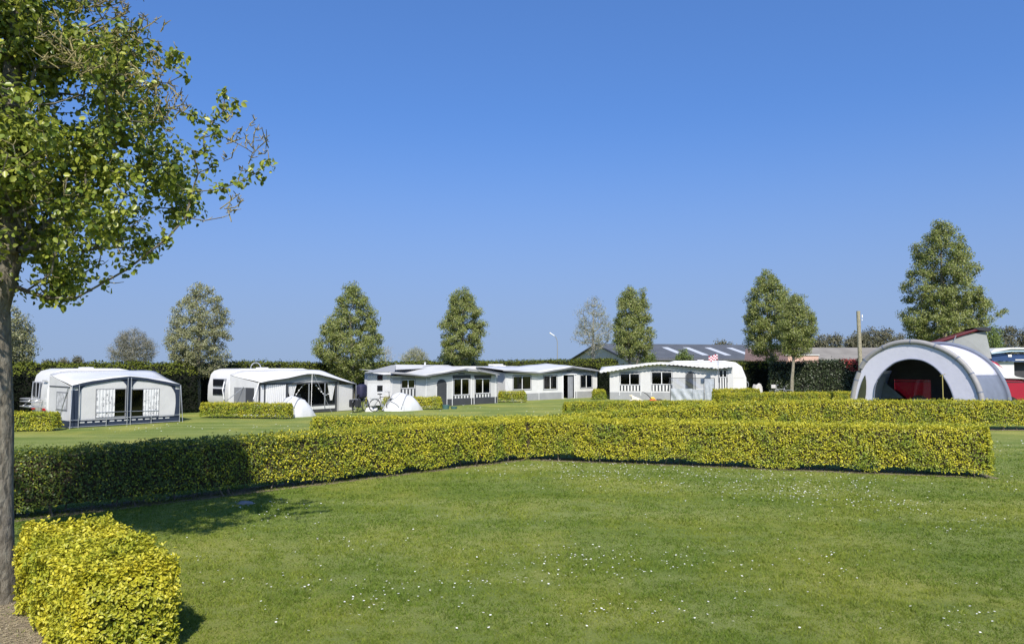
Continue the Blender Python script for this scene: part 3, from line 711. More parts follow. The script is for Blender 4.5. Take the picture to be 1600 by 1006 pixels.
midtree('lower tree on a leaning pale trunk right of the parked bicycle', 1235, 57, [(459, 3), (470, 16), (500, 30), (530, 34), (548, 22), (558, 6)], 130, treeA, .15, 85, .13, .38, cpx=1240, lean=(.35, 0))
T9 = [Vector(((1562 - 1475) / FPX * 48, 0, EYE + (HOR - 492) / FPX * 48)), Vector(((1552 - 1475) / FPX * 48, .2, EYE + (HOR - 500) / FPX * 48)), Vector(((1573 - 1475) / FPX * 48, .1, EYE + (HOR - 487) / FPX * 48)), Vector(((1540 - 1475) / FPX * 48, 0, EYE + (HOR - 505) / FPX * 48))]
midtree('largest leafy tree rising behind the domed tent and van', 1475, 48, [(343, 3), (355, 18), (375, 36), (400, 52), (440, 62), (480, 70), (520, 72), (545, 45), (560, 15)], 430, treeA, .28, 85, .13, .36, extra=T9)
midtree('pale tree half hidden behind the big near trunk', 8, 38, [(478, 6), (495, 30), (520, 44), (550, 52), (566, 50), (580, 20)], 150, treeB, .16, 60, .11, .3)
# bare trees
def bare(label, px, d, rows, n, tr, leafk, mat=treeB, bm_=None, group='bare spring trees', mind=.22, rtip=.018, clur=.5, leafn=10, leafs=.09):
    X = (px - 800) / FPX * d
    return tree('bare_tree', label, (X, d, 0), prof_px(d, 0, rows), n, leafn, leafs, clur, mat, tr, bm_ or baretw, group, leafkeep=leafk, mind=mind, rtip=rtip)
bare('nearly leafless grey tree in front of the barn gable', 927, 76, [(466, 4), (475, 18), (500, 36), (530, 38), (548, 14), (556, 5)], 260, .26, .9, leafn=26, leafs=.10, clur=.5, rtip=.016)
bare('far round bare tree above the leftmost caravan', 208, 150, [(516, 6), (522, 22), (540, 38), (556, 42), (566, 28), (572, 8)], 420, .55, 1.0, farT, mind=.4, rtip=.03, clur=.9, leafn=45, leafs=.17)
bare('small bare tree right of the pear-shaped tree', 603, 110, [(538, 3), (545, 12), (556, 18), (564, 12), (570, 4)], 90, .2, .4, rtip=.02, leafn=10)
bare('low bare bush above the roof of the middle grey awning', 650, 100, [(544, 3), (550, 16), (560, 26), (567, 24), (574, 8)], 200, .18, 1.0, treeB, rtip=.02, leafn=26, leafs=.12, clur=.5)
# shrubs and distant trees, each with its own crown
def shrub(name, label, px, d, rows, n, mat, leafs, clur, leafn=60, group=None, cat='tree'):
    X = (px - 800) / FPX * d
    r = tree(name, label, (X, d, 0), prof_px(d, 0, rows), n, leafn, leafs, clur, mat, .12 * d / 60, group=group, mind=clur * .4, twig=False)
    r['category'] = cat; return r
shrub('shrub', 'dark spreading shrub below the crown of the pear-shaped tree', 712, 66, [(553, 8), (560, 32), (570, 46), (578, 40)], 90, shrubm, .14, .42, cat='shrub')
shrub('shrub', 'small green shrub poking over the awning roof before the barn', 1070, 66, [(550, 4), (556, 12), (563, 16), (572, 14)], 34, shrubg, .14, .4, cat='shrub')
shrub('shrub', 'green shrub beside the foot of the two-topped tree', 1012, 67, [(551, 4), (556, 10), (565, 14), (574, 14)], 30, shrubg, .14, .4, cat='shrub')
shrub('shrub', 'bright green bush right of the van roof tent', 1549, 62, [(512, 4), (520, 12), (540, 18), (565, 20)], 70, shrubg, .16, .45, cat='shrub')
FG_ = 'distant trees along the horizon'
far = [(1283, 527, 16), (1303, 524, 15), (1330, 530, 10), (1342, 522, 14), (1362, 517, 16), (1385, 516, 18), (1404, 524, 12), (1572, 512, 20), (1604, 513, 14), (1128, 534, 18), (1255, 528, 14)]
fl = ['first of the grey-brown trees right of the leaning tree', 'second grey-brown tree beyond the long grey roof', 'small tree in the dip of the distant tree line', 'distant tree immediately left behind the wooden pole', 'distant tree immediately right of the wooden pole',
      'broad distant tree left of the big leafy tree', 'small distant tree at the edge of the big leafy crown', 'round distant tree right of the van roof tent', 'distant tree cut by the right edge of the photo', 'distant tree just showing over the barn ridge', 'distant tree hidden behind the leaning tree crown']
for (px, ty, hw), lb in zip(far, fl):
    shrub('distant_tree', lb, px, 190, [(ty, hw * .3), (ty + 5, hw * .8), (ty + 14, hw), (ty + 28, hw * .95), (562, hw * .6)], 60, farT, .42, 1.3, 60, FG_)
for px, ty, hw, lb in [(100, 562, 10, 'tiny far bush above the left hedge, left one'), (122, 560, 9, 'tiny far bush above the left hedge, between its neighbour and the round bare tree'), (80, 563, 14, 'low far bush peeping over the left hedge near the pale tree')]:
    shrub('distant_tree', lb, px, 150, [(ty, hw * .3), (ty + 4, hw * .8), (ty + 9, hw), (ty + 16, hw * .8)], 26, farT, .3, .8, 50, FG_)

# the big near tree ------------------------------------------------
def near_tree():
    bx, by = -5.93, 8.55
    root = thing('tree', 'big near tree with a grey trunk and fresh green leaves at the left edge', 'tree', (bx, by, 0), 0)
    prof = [(3.55, .8), (3.9, 1.7), (4.4, 2.3), (5.0, 2.55), (5.6, 2.25), (6.2, 1.8), (7.0, 1.5), (8.0, 1.15), (9.0, .7), (9.8, .2)]
    def q(px, py, d=by): p = D(px, py, d); return Vector((p.x - bx, p.y - by, p.z))
    cl = fill(prof, 900, 0, 0, mind=.16, shell=.55)
    # keep the outline the photo shows on the right hand side
    def inside(p):
        w_ = Vector((p.x + bx, p.y + by, p.z - EYE)); px = 800 + FPX * w_.x / w_.y; py = HOR - FPX * w_.z / w_.y
        lim = [(-400, 190), (0, 205), (60, 225), (120, 270), (200, 285), (230, 330), (290, 335), (350, 318), (390, 268), (420, 230), (445, 170), (465, 110), (478, 40), (500, 0)]
        for (y0, x0), (y1, x1) in zip(lim, lim[1:]):
            if y0 <= py <= y1: return px < x0 + (x1 - x0) * (py - y0) / (y1 - y0) - 8
        return py < 0
    cl = [p for p in cl if inside(p)]
    # named twigs that stick out
    outl = [q(420, 255), q(398, 272, 8.6), q(372, 285, 8.6), q(345, 296, 8.6), q(366, 166, 8.7), q(352, 150, 8.7), q(348, 175, 8.6), q(332, 190, 8.7), q(340, 210, 8.5), q(318, 215, 8.5), q(300, 235, 8.5),
            q(284, 92, 8.4), q(270, 84, 8.4), q(285, 118, 8.4), q(262, 100, 8.5), q(245, 130, 8.5), q(215, 44, 8.3), q(210, 66, 8.3), q(300, 180, 8.7), q(320, 240), q(310, 270), q(300, 300), q(290, 340), q(262, 372), q(232, 395), q(200, 420), q(165, 440), q(120, 465), q(75, 466), q(330, 262, 8.8)]
    barest = [q(178, 8, 8.4), q(150, 12, 8.3), q(190, 2, 8.5), q(200, 20, 8.4), q(160, 30, 8.4), q(170, 60, 8.3), q(190, 85, 8.3), q(205, 100, 8.3), q(228, 118, 8.3), q(185, 115, 8.0), q(215, 135, 8.0), q(240, 150, 8.1), q(110, 80, 7.6), q(120, 100, 7.6), q(100, 95, 7.5), q(262, 130, 8.4), q(268, 170, 8.3), q(255, 190, 8.3), q(242, 165, 8.2), q(230, 60, 8.4), q(372, 225, 8.7), q(385, 232, 8.7), q(396, 240, 8.7), q(346, 340, 8.5), q(60, 50, 7.4)]
    st = [Vector((.06, 0, -.05)), Vector((.05, 0, .6)), Vector((.02, 0, 1.3)), Vector((.0, .01, 2.0)), Vector((-.04, 0, 2.7)), Vector((-.10, .02, 3.3)), Vector((.05, .04, 4.0)), Vector((.02, .05, 4.8)), Vector((.05, .0, 5.6)), Vector((0, .03, 6.6)), Vector((.03, 0, 7.8)), Vector((0, 0, 9.2))]
    trr = [.235, .185, .172, .168, .162, .165, .15, .13, .11, .085, .06, .02]
    # limbs first, so the twigs hang on real limbs
    lst, par = grow(st, cl + outl + barest, .03, .22, .7)
    m = MB(); R = skel_tubes(m, lst, par, .0055, .46, .085, 9, len(st), trr)
    m2 = MB()
    m2.tube([p for p in st[:1]] + st[1:6], [a for a in trr[:6]], 24, caps=False)
    for v in range(len(m2.v)):
        p = Vector(m2.v[v]); a = math.atan2(p.y, p.x); k = .010 * noise.noise(Vector((math.cos(a) * 5, math.sin(a) * 5, p.z * 2)))
        m2.v[v] = (p.x + math.cos(a) * k, p.y + math.sin(a) * k, p.z)
    m.v += []; n0_ = len(m.v); m.v += m2.v; m.f += [tuple(n0_ + i for i in f) for f in m2.f]; m.m += [0] * len(m2.f)
    o = m.build('trunk', bark, root); smooth(o, 50)
    # fruiting spurs and lichen twigs
    s = MB(); kids = set(par); tips = [i for i in range(len(st), len(lst)) if R[i] < .02]
    for i in tips:
        for _ in range(2 if random.random() < .6 else 1):
            a = Vector(lst[i]); d = Vector((random.gauss(0, 1), random.gauss(0, 1), random.gauss(.5, .8))).normalized(); ln = random.uniform(.06, .2)
            b = a + d * ln * .5; c = b + (d + Vector((random.gauss(0, .4), random.gauss(0, .4), .4))).normalized() * ln * .5
            s.tube([a, b, c], [.006, .0055, .003], 4, caps=False)
    for c in barest:
        for _ in range(5):
            a = c + Vector((random.gauss(0, .13), random.gauss(0, .16), random.gauss(0, .13))); d = Vector((random.gauss(.2, .8), random.gauss(0, .8), random.gauss(.7, .7))).normalized(); ln = random.uniform(.12, .32)
            b = a + d * ln * .5; e = b + (d + Vector((random.gauss(0, .5), random.gauss(0, .5), .2))).normalized() * ln * .5
            s.tube([a, b, e], [.0075, .007, .0035], 5, caps=False)
            for _k in range(5):
                f = a.lerp(e, random.uniform(.2, .9)); g_ = f + Vector((random.gauss(0, 1), random.gauss(0, 1), random.gauss(.4, 1))).normalized() * random.uniform(.03, .09); s.tube([f, g_], [.007, .004], 4, caps=False)
    s.build('twigs', lichen, root)
    P = []; N = []
    for c in cl + outl + outl:
        nv_ = noise.noise(Vector(c) * 1.35 + Vector((3.1, 0, 1.7))); dn = 1.35 if nv_ > .12 else (.8 if nv_ > -.12 else .16)
        if c in cl and math.hypot(c.x, c.y) < 1.3: dn *= 1.5
        n = int(random.randint(42, 74) * dn) if c in cl else random.randint(8, 18)
        k = .17 if c in cl else .09
        z = unit(rng.normal(0, 1, (n, 3))) * (rng.random((n, 1)) ** .5) * k * 1.25; P.append(z + np.array(c)); nn = unit(z + 1e-6); nn[:, 2] += .6; nn[:, 1] -= .3; N.append(nn)
    P = np.concatenate(P); N = np.concatenate(N)
    leaves('crown', P, N, .072 * rng.uniform(.55, 1.25, len(P)), treeN, root, aspect=.72, near=True, droop=.8, jitter=.6)
near_tree()
# ---------------------------------------------------------------- cloth building helpers (all in a facade's own frame)
def prof_at(top, x):
    if x <= top[0][0]: return top[0][1]
    for (x0, z0), (x1, z1) in zip(top, top[1:]):
        if x0 <= x <= x1: return z0 + (z1 - z0) * (x - x0) / max(1e-6, x1 - x0)
    return top[-1][1]
def wall(name, par, mat, x0, x1, top, z0, holes=(), y=0.0, th=.03, axis='x', at=0.0):
    xs = sorted(set([round(x0, 4), round(x1, 4)] + [round(p[0], 4) for p in top if x0 < p[0] < x1] + [round(v, 4) for h in holes for v in h[:2] if x0 < v < x1]))
    zs = sorted(set([z0] + [round(v, 4) for h in holes for v in h[2:]]))
    m = MB()
    for a, b in zip(xs, xs[1:]):
        ta, tb = prof_at(top, a), prof_at(top, b); zz = [z for z in zs if z < min(ta, tb) - .02]
        for i, zlo in enumerate(zz):
            last = i == len(zz) - 1
            za, zb_ = (ta, tb) if last else (zz[i + 1], zz[i + 1])
            cx, cz = (a + b) / 2, (zlo + min(za, zb_)) / 2
            if any(h[0] < cx < h[1] and h[2] < cz < h[3] for h in holes): continue
            q = [(a, zlo), (b, zlo), (b, zb_), (a, za)]
            if axis == 'x': m.add([(u, y, v) for u, v in q], [(0, 1, 2, 3)])
            else: m.add([(at, u, v) for u, v in q], [(0, 1, 2, 3)])
    return m.build(name, mat, par, merge=True, solid=th)
def window(par, h, y=0.0, frame=fab_dark, pane=glass, bars=1, fw=.045, name='window', curtains=(), cm=curtain, barm=None, top_band=0.0, stripe=None):
    x0, x1, z0, z1 = h
    m = MB(); m.box(x0 - fw, x0 + .01, y - .035, y - .017, z0 - fw, z1 + fw); m.box(x1 - .01, x1 + fw, y - .035, y - .017, z0 - fw, z1 + fw)
    m.box(x0 + .01, x1 - .01, y - .034, y - .018, z1 - .01, z1 + fw + top_band); m.box(x0 + .01, x1 - .01, y - .034, y - .018, z0 - fw, z0 + .01)
    o = m.build(name, frame, par)
    if bars:
        b = MB()
        for i in range(1, bars + 1):
            c = x0 + (x1 - x0) * i / (bars + 1); b.box(c - .025, c + .025, y - .03, y - .005, z0 + .01, z1 - .01)
        b.box(x0, x0 + .035, y - .028, y - .006, z0, z1); b.box(x1 - .035, x1, y - .028, y - .006, z0, z1); b.box(x0 + .035, x1 - .035, y - .028, y - .006, z1 - .035, z1); b.box(x0 + .035, x1 - .035, y - .028, y - .006, z0, z0 + .035)
        b.build('window_bar', barm or plastic_w, o)
    p = MB(); p.box(x0 + .002, x1 - .002, y + .0, y + .006, z0 + .002, z1 - .002); p.build('pane', pane, o)
    for (a, b_, za, mt) in curtains:            # fractions of the width, hem height
        c = MB(); n = 22; rows = [[], []]
        for i in range(n + 1):
            f = a + (b_ - a) * i / n; xx = x0 + (x1 - x0) * f; yy = y + .09 + .022 * math.sin(i * 1.7)
            rows[0].append((xx, yy, za if za else z0 - .03)); rows[1].append((xx, yy, z1 + .03))
        c.grid(rows); c.build('curtain', mt, o, sm=True)
    if stripe:                                   # striped cloth panel below the window
        zs0, n = stripe
        s = MB(); k = 2 * n + 1; wd = (x1 - x0 + 2 * fw) / k
        for i in range(k):
            s.mi = i % 2; s.box(x0 - fw + wd * i, x0 - fw + wd * (i + 1), y - .03, y - .018, zs0, z0 - fw)
        s.build('striped_panel', [fab_dark, fab_white], o, merge=True)
    return o
def roofsheet(par, front, yf, yb, rear, mat=fab_roof, th=.03, name='roof', sag=.02):
    xs = []
    for (a, za), (b, zb_) in zip(front, front[1:]):
        n = max(2, int(abs(b - a) / .35))
        xs += [(a + (b - a) * i / n, za + (zb_ - za) * i / n) for i in range(n)]
    xs.append(front[-1]); rows = []
    for k in range(7):
        f = k / 6; rows.append([(x, yf + (yb - yf) * f, z + (prof_at(rear, x) - z) * f - sag * math.sin(f * math.pi) + .012 * math.sin(x * 3.1 + k)) for x, z in xs])
    m = MB(); m.grid(rows); return m.build(name, mat, par, merge=True, solid=th, sm=True)
def valance(par, front, y, hgt, mat, scal=.0, name='valance', step=.30):
    m = MB(); x = front[0][0]; xe = front[-1][0]; n = int((xe - x) / step * 6); rows = [[], []]
    for i in range(n + 1):
        xx = x + (xe - x) * i / n; z = prof_at(front, xx) - .015; rows[0].append((xx, y, z - hgt - scal * abs(math.sin(i * math.pi / 6)))); rows[1].append((xx, y, z))
    m.grid(rows); return m.build(name, mat, par, merge=True, solid=.012)
def poly(par, name, pts, y, mat, th=.01):
    m = MB(); m.prism(pts, y - th, y); return m.build(name, mat, par)
def guy(par, pts, r=.012, mat=plastic_w, name='guy_line'):
    m = MB(); m.tube(pts, r, 5); return m.build(name, mat, par)

def caravan(label, fr, x0, x1, y0, wdt, zt, rwin=(), swin=(), group='white touring caravans', nose=.35, tail=.25, hatch=True, extra=None, wheelx=None, stripe=None, mat=white):
    """body along local x of the frame, from y0 backwards"""
    root = thing('caravan', label, 'caravan', fr.o + fr.ux * x0 + fr.uy * y0, fr.a, group); L = x1 - x0
    prof = [(.12, .42), (.0, .75), (.02, zt * .62), (.10 + tail * .3, zt - .30), (.22 + tail * .6, zt - .10), (.5 + tail, zt), (L - .7 - nose, zt), (L - .35 - nose * .5, zt - .12), (L - .12 - nose * .25, zt - .45), (L - .02, zt * .55), (L, .8), (L - .15, .42)]
    m = MB(); m.prism(prof, 0, wdt); m.build('body', mat, root, bevel=.09, seg=4, sm=True)
    if hatch:
        for cx in (L * .45,):
            h = MB(); h.box(cx - .25, cx + .25, wdt * .35, wdt * .6, zt - .01, zt + .06); h.build('roof_hatch', plastic_w, root, bevel=.04)
    for yy in (-.012, wdt - .19):
        wh = MB(); cx = wheelx or L * .5; wh.tube([(cx, yy, .33), (cx, yy + .2, .33)], .33, 20); o = wh.build('wheel', rubber, root); r_ = MB(); r_.tube([(cx, yy - .008, .33), (cx, yy + .1, .33)], .19, 16); r_.build('rim', metal, o)
    for (ya, yb, za, zb_) in rwin:               # windows in the left end wall
        f = MB(); f.box(-.035, .16, ya - .03, yb + .03, za - .03, zb_ + .03); fo = f.build('window', greycurt, root, bevel=.03)
        p = MB(); p.box(-.05, .1, ya, yb, za, zb_); p.build('pane', darkglass, fo, bevel=.03)
    for (xa, xb, za, zb_) in swin:
        f = MB(); f.box(xa - .03, xb + .03, -.022, .1, za - .03, zb_ + .03); fo = f.build('window', greycurt, root, bevel=.02)
        p = MB(); p.box(xa, xb, -.034, .05, za, zb_); p.build('pane', darkglass, fo, bevel=.02)
    if stripe:
        s = MB(); s.box(.05, L - .1, -.006, .02, stripe[0], stripe[0] + .05); s.build('red_stripe', stripe[1], root)
        s = MB(); s.box(-.012, .03, .15, wdt - .15, stripe[0], stripe[0] + .05); s.build('red_stripe', stripe[1], root)
    s = MB(); s.box(.2, L - .2, -.008, .02, zt * .55, zt * .55 + .025); s.box(.2, L - .2, -.008, .02, .62, .64); s.build('body_rail', M('caravan_rail', (.45, .45, .46), .5), root)
    return root

GA = 'awning tents pitched against the caravans'
# ================================================================ awning 1 (navy trimmed)
A = G(109, 669); B = G(279, 658.8); F = Fr(A, B); L = F.L
zr = F.xz(202, 588)[1]; xr = F.xz(202, 588)[0]; zl = F.xz(116, 602)[1]; zR = F.xz(279, 601)[1]
top = [(0, zl), (xr * .35, zl + (zr - zl) * .5), (xr * .7, zl + (zr - zl) * .86), (xr, zr), (xr + (L - xr) * .35, zr - (zr - zR) * .2), (xr + (L - xr) * .7, zr - (zr - zR) * .58), (L, zR)]
aw = thing('awning', 'white awning with navy trim, printed curtains and a metal rail along its foot', 'awning', F.o, F.a, GA)
DEP = 2.55; zc = 2.42
def X(px, py=630): return F.xz(px, py)[0]
def Z(px, py): return F.xz(px, py)[1]
w1 = (X(150), X(195.5), Z(172, 651), Z(172, 608)); w2 = (X(205), X(247), Z(226, 649.5), Z(226, 608))
wall('front_panel', aw, fab_lgrey, .0, L, [(x, z - .06) for x, z in top], .0, [w1, w2])
wl = (.35, 1.55, .75, 1.45)
wall('side_panel', aw, fab_lgrey, 0.02, DEP, [(0, zl - .05), (DEP, 2.17)], 0, [wl], axis='y', at=0)
wall('side_panel', aw, fab_lgrey, 0.02, DEP, [(0, zR - .05), (DEP, 2.2)], 0, [], axis='y', at=L)
roofsheet(aw, top, -.06, DEP, [(0, 2.22), (.5, 2.34), (L - .5, 2.38), (L, 2.3)], white)
valance(aw, top, -.075, .10, fab_navy)
sm_ = MB(); sm_.box(-.03, -.017, .05, DEP - .05, zl - .1, zl - .05); sm_.build('side_seam', fab_dark, aw)
sw = MB(); sw.box(-.03, -.015, .3, 1.6, .7, 1.5); swo = sw.build('side_window', fab_grey, aw); s2 = MB(); s2.box(-.045, -.032, .38, 1.5, .76, 1.44); s2.build('pane', M('patterned_net', (.42, .42, .42), .9, .35, 6), swo)
for (xa, xb) in ((0, X(125)), (X(272), L)):
    m = MB(); k = 8; rows = [[], []]
    for i in range(k + 1):
        z = .28 + (min(prof_at(top, xa), prof_at(top, xb)) - .2 - .28) * i / k; e = (.06 if xa == 0 else -.06) * math.sin(i / k * 3.14)
        if xa == 0: rows[0].append((xa, -.022, z)); rows[1].append((xb - e, -.022, z))
        else: rows[0].append((xa - e, -.022, z)); rows[1].append((xb, -.022, z))
    m.grid(rows); m.build('navy_panel', fab_navy, aw, solid=.008)
# navy arch bands
for (xa, xb) in ((X(121), X(198)), (X(205), X(273))):
    m = MB(); rows = [[], []]; n = 20
    for i in range(n + 1):
        f = i / n; x = xa + (xb - xa) * f; zt_ = prof_at(top, x) - .07; e = min(f, 1 - f); dz = .07 + .32 * max(0, (1 - e / .16)) ** 2 if e < .16 else .07
        rows[0].append((x, -.025, zt_ - dz)); rows[1].append((x, -.025, zt_))
    m.grid(rows); m.build('navy_arch', fab_navy, aw, solid=.008)
m = MB(); m.box(X(200) - .09, X(200) + .09, -.045, -.02, .28, zr - .08); m.build('navy_panel', fab_navy, aw)
for w_, cu in ((w1, [(0, .62, 0, fab_print)]), (w2, [(.42, 1.0, 0, fab_print)])):
    window(aw, w_, frame=fab_grey, bars=0, curtains=[(0, 1, 0, greycurt)], fw=.03); x0, x1, z0, z1 = w_; a, b_, _, mt = cu[0]
    m = MB(); rows = [[], []]
    for i in range(25):
        xx = x0 + (x1 - x0) * (a + (b_ - a) * i / 24); yy = -.01 + .012 * math.sin(i * 1.5) ; rows[0].append((xx, yy - .03, z0)); rows[1].append((xx, yy - .03, z1))
    m.grid(rows); m.build('printed_curtain', fab_print, aw, sm=True)
m = MB(); m.box(-.02, L + .02, -.05, -.02, .02, .30); m.box(-.05, -.02, 0, DEP, .02, .30); m.build('skirt', fab_navy, aw)
m = MB(); n = 13
for i in range(n): m.box(.35 + (L - .7) * i / n, .35 + (L - .7) * i / n + .19, -.056, -.048, .2, .25)
m.build('white_dash', fab_white, aw)
m = MB()
for z in (.34, .05): m.tube([(-.1, -.12, z), (L + .02, -.12, z)], .014, 6)
m.tube([(X(150), -.06, Z(172, 643)), (X(247), -.06, Z(226, 642))], .012, 5)
for x in (X(121.5), X(200) - .07, X(200) + .07, L - .02, X(165), X(235)): 
    t_ = prof_at(top, x) - .05 if x not in (X(165), X(235)) else .36
    m.tube([(x, -.13, 0), (x, -.13, t_)], .016, 6)
m.tube([(0, -.13, zl), (-.12, -.35, 0)], .014, 5); m.tube([(L, -.13, zR), (L + .05, -.3, 0)], .014, 5); m.tube([(-.06, .1, zl - .05), (-.06, 1.3, .1)], .018, 5)
m.build('pole', metal, aw)
rx = -.08
car = caravan('leftmost white caravan with a bicycle rack on its rounded end', F, rx, 4.15, DEP + .02, 2.15, 2.47, rwin=[(.9, 1.25, 1.2, 1.85), (1.4, 1.75, 1.2, 1.85)], nose=.5)
rk = MB()
for z in (1.0, .78, 1.12): rk.tube([(-.06, .5, z), (-.45, .5, z), (-.45, 2.0, z), (-.06, 2.0, z)], .03, 6)
for yy in (.7, 1.1, 1.5, 1.9): rk.tube([(-.03, yy, .8), (-.48, yy, .78)], .025, 5)
for yy in (.8, 1.7): rk.tube([(-.05, yy, 1.9), (-.1, yy, 1.1), (-.45, yy, .78)], .022, 6)
rk.build('bicycle_rack', metal, car)
lt = MB(); lt.box(-.03, .1, .25, .5, .62, .72); lt.box(-.03, .1, 1.65, 1.9, .62, .72); lt.build('rear_lamp', M('lamp_red', (.4, .02, .02), .3), car)
dc = MB(); dc.box(-.012, .05, .2, .7, 1.92, 1.96); dc.build('awning_rail', fab_mgrey, car)

# ================================================================ awning 2 (open, string lights)
A = G(403, 650.5); B = G(552, 641); F = Fr(A, B); L = F.L
def X(px, py=625): return F.xz(px, py)[0]
def Z(px, py): return F.xz(px, py)[1]
zl = Z(410, 597); zr = Z(486, 583.5); xr = X(486, 584); zR = Z(552, 599.5); DEP = 2.6
top = [(-.02, zl), (xr * .5, zl + (zr - zl) * .52), (xr * .88, zr - .01), (xr, zr), (xr + (L - xr) * .12, zr - .03), (xr + (L - xr) * .6, zR + (zr - zR) * .42), (L, zR)]
aw = thing('awning', 'white awning with open dark front, gathered curtains and string lights inside', 'awning', F.o, F.a, GA)
doorx = (X(446), X(525)); holes = [(X(446), X(525), .42, 1.62)]
wall('front_panel', aw, fab_white, 0, X(524), [(0, 1.66), (L, 1.66)], .03, [(X(447), X(524) + .01, .42, 1.70)], th=.02)
wall('front_panel', aw, fab_lgrey, X(525.5), L, [(0, 1.66), (L, zR - .05)], .03, th=.02)
wall('gable_panel', aw, fab_mgrey, 0, L, [(x, z - .04) for x, z in top], 1.68, th=.02)
roofsheet(aw, top, -.22, DEP, [(0, 2.1), (.6, 2.3), (L - .5, 2.34), (L, 2.2)], fab_white)
valance(aw, top, -.235, .035, fab_dark)
m = MB(); m.box(.0, L, -.03, -.012, 1.60, 1.68); m.box(0.0, .1, -.028, -.012, 0, 1.6); m.box(X(412) , X(414), -.03, -.013, 0, 1.62); m.box(X(446), X(449.5), -.03, -.013, 0, 1.62); m.box(X(523), X(526), -.03, -.013, 0, 1.62); m.box(L - .09, L + .01, -.03, -.013, 0, 1.62)
m.box(X(450), X(523), -.028, -.014, .02, .2); m.box(X(450), X(523), -.028, -.014, .36, .46); m.build('dark_trim', fab_dark, aw)
m = MB(); m.box(X(488), X(523), -.03, -.012, .2, .36); m.build('white_sill_panel', fab_white, aw)
for px in (482, 507): 
    m = MB(); m.box(X(px) - .03, X(px) + .03, -.035, -.01, .2, 1.62); m.build('upright', metal, aw)
def tied(par, x0, x1, zt_, zb_, y, mat, tie=.35):
    m = MB(); rows = []; n = 16
    for k in range(9):
        f = k / 8; wv = 1 - tie * math.sin(f * math.pi * .9) if f < .9 else 1 - tie * .4; cx = (x0 + x1) / 2
        wv = (1 - f * .75)
        rows.append([(cx + (x1 - x0) / 2 * wv * (2 * i / n - 1), y + .02 * math.sin(i * 1.9), zt_ + (zb_ - zt_) * f) for i in range(n + 1)])
    m.grid(rows); return m.build('gathered_curtain', mat, par, sm=True)
tied(aw, X(448), X(464), 1.6, .85, .05, curtain); tied(aw, X(512), X(524), 1.6, .65, .05, curtain)
m = MB(); rows = [[], []]
for i in range(61):
    x = X(415) + (X(446) - X(415)) * i / 60; y = -.025 + .018 * math.sin(i * 1.05); rows[0].append((x, y, .05)); rows[1].append((x, y, 1.6))
m.grid(rows); m.build('pleated_curtain', fab_white, aw, sm=True)
# string lights: small white globes on a sagging wire (unlit by day)
for pts in ([(459, 625), (463, 616), (467, 610), (471, 604.5), (476, 600)], [(494, 602), (498, 607), (502, 612), (505, 615), (509, 617), (513, 615.5)]):
    m = MB(); q = []
    for px, py in pts:
        x, z = F.xz(px, py, .12); q.append((x, .12, z))
        bm = bmesh.new(); bmesh.ops.create_icosphere(bm, subdivisions=1, radius=.042); m.add([Vector(q[-1]) + v.co for v in bm.verts], [tuple(v.index for v in f.verts) for f in bm.faces]); bm.free()
    m.tube(q, .006, 4); m.build('string_lights', plastic_w, aw)
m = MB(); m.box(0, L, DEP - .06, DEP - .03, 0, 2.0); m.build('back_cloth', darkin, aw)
m = MB(); m.box(X(484), X(495), 1.0, 1.5, .4, .5); m.box(X(484), X(485), 1.0, 1.5, 0, .95); m.box(X(484), X(495), 1.45, 1.5, .5, 1.0); m.build('folding_chair', fab_grey, None); 
ch = bpy.data.objects[-1] if False else [o for o in COL.objects if o.name.startswith('folding_chair')][-1]
ch.location = F.o; ch.rotation_euler = (0, 0, F.a); tag(ch, 'grey folding chair inside the awning with string lights', 'chair')
# left side wall: grey mesh window and dark strip
wall('side_panel', aw, fab_white, 0.02, DEP, [(0, zl - .04), (DEP, 2.06)], 0, [(.35, 2.2, .2, 1.45)], axis='y', at=0)
m = MB(); m.box(-.02, -.012, .35, 1.1, .2, 1.45); m.build('dark_door', fab_dark, aw)
m = MB(); m.box(-.02, -.012, 1.12, 2.2, .2, 1.45); m.build('mesh_panel', fab_grey, aw)
wall('side_panel', aw, fab_lgrey, 0.02, DEP, [(0, zR - .04), (DEP, 2.14)], 0, [], axis='y', at=L)
m = MB(); m.tube([(0, -.05, zl), (-.35, -.1, .9), (-.4, -.1, 0)], .016, 5); m.tube([(0, DEP * .5, 1.5), (-.9, DEP * .7, .6), (-.9, DEP * .7, 0)], .02, 5)
m.tube([(xr, -.23, zr), (X(503), -.9, 0)], .008, 4); m.tube([(xr - .1, -.23, zr), (X(470), -.9, 0)], .006, 4); m.tube([(L, -.2, zR), (L + .35, -.4, 0)], .012, 4); m.tube([(X(527), -.05, 0), (X(527), -.05, 1.7)], .02, 5); m.tube([(L, -.22, zR + .02), (L, -.22, 0)], .02, 5)
m.build('pole', metal, aw)
car = caravan('white caravan with two stacked windows in its end and an aerial hoop on the roof', F, -.05, 5.9, DEP + .02, 2.2, 2.42, rwin=[(.45, 1.55, 1.50, 1.86), (.45, 1.55, 1.02, 1.34)], nose=.5)
m = MB(); pts = [(2.3 + .33 * math.cos(t * math.pi / 12), 1.1, 2.42 + .34 * math.sin(t * math.pi / 12)) for t in range(13)]; m.tube(pts, .03, 6); m.build('roof_hoop', metal, car)
m = MB(); m.tube([(-.1, .3, 1.75), (-.2, .3, 1.3), (-.1, .3, .8)], .03, 6); m.build('grab_handle', plastic_w, car)

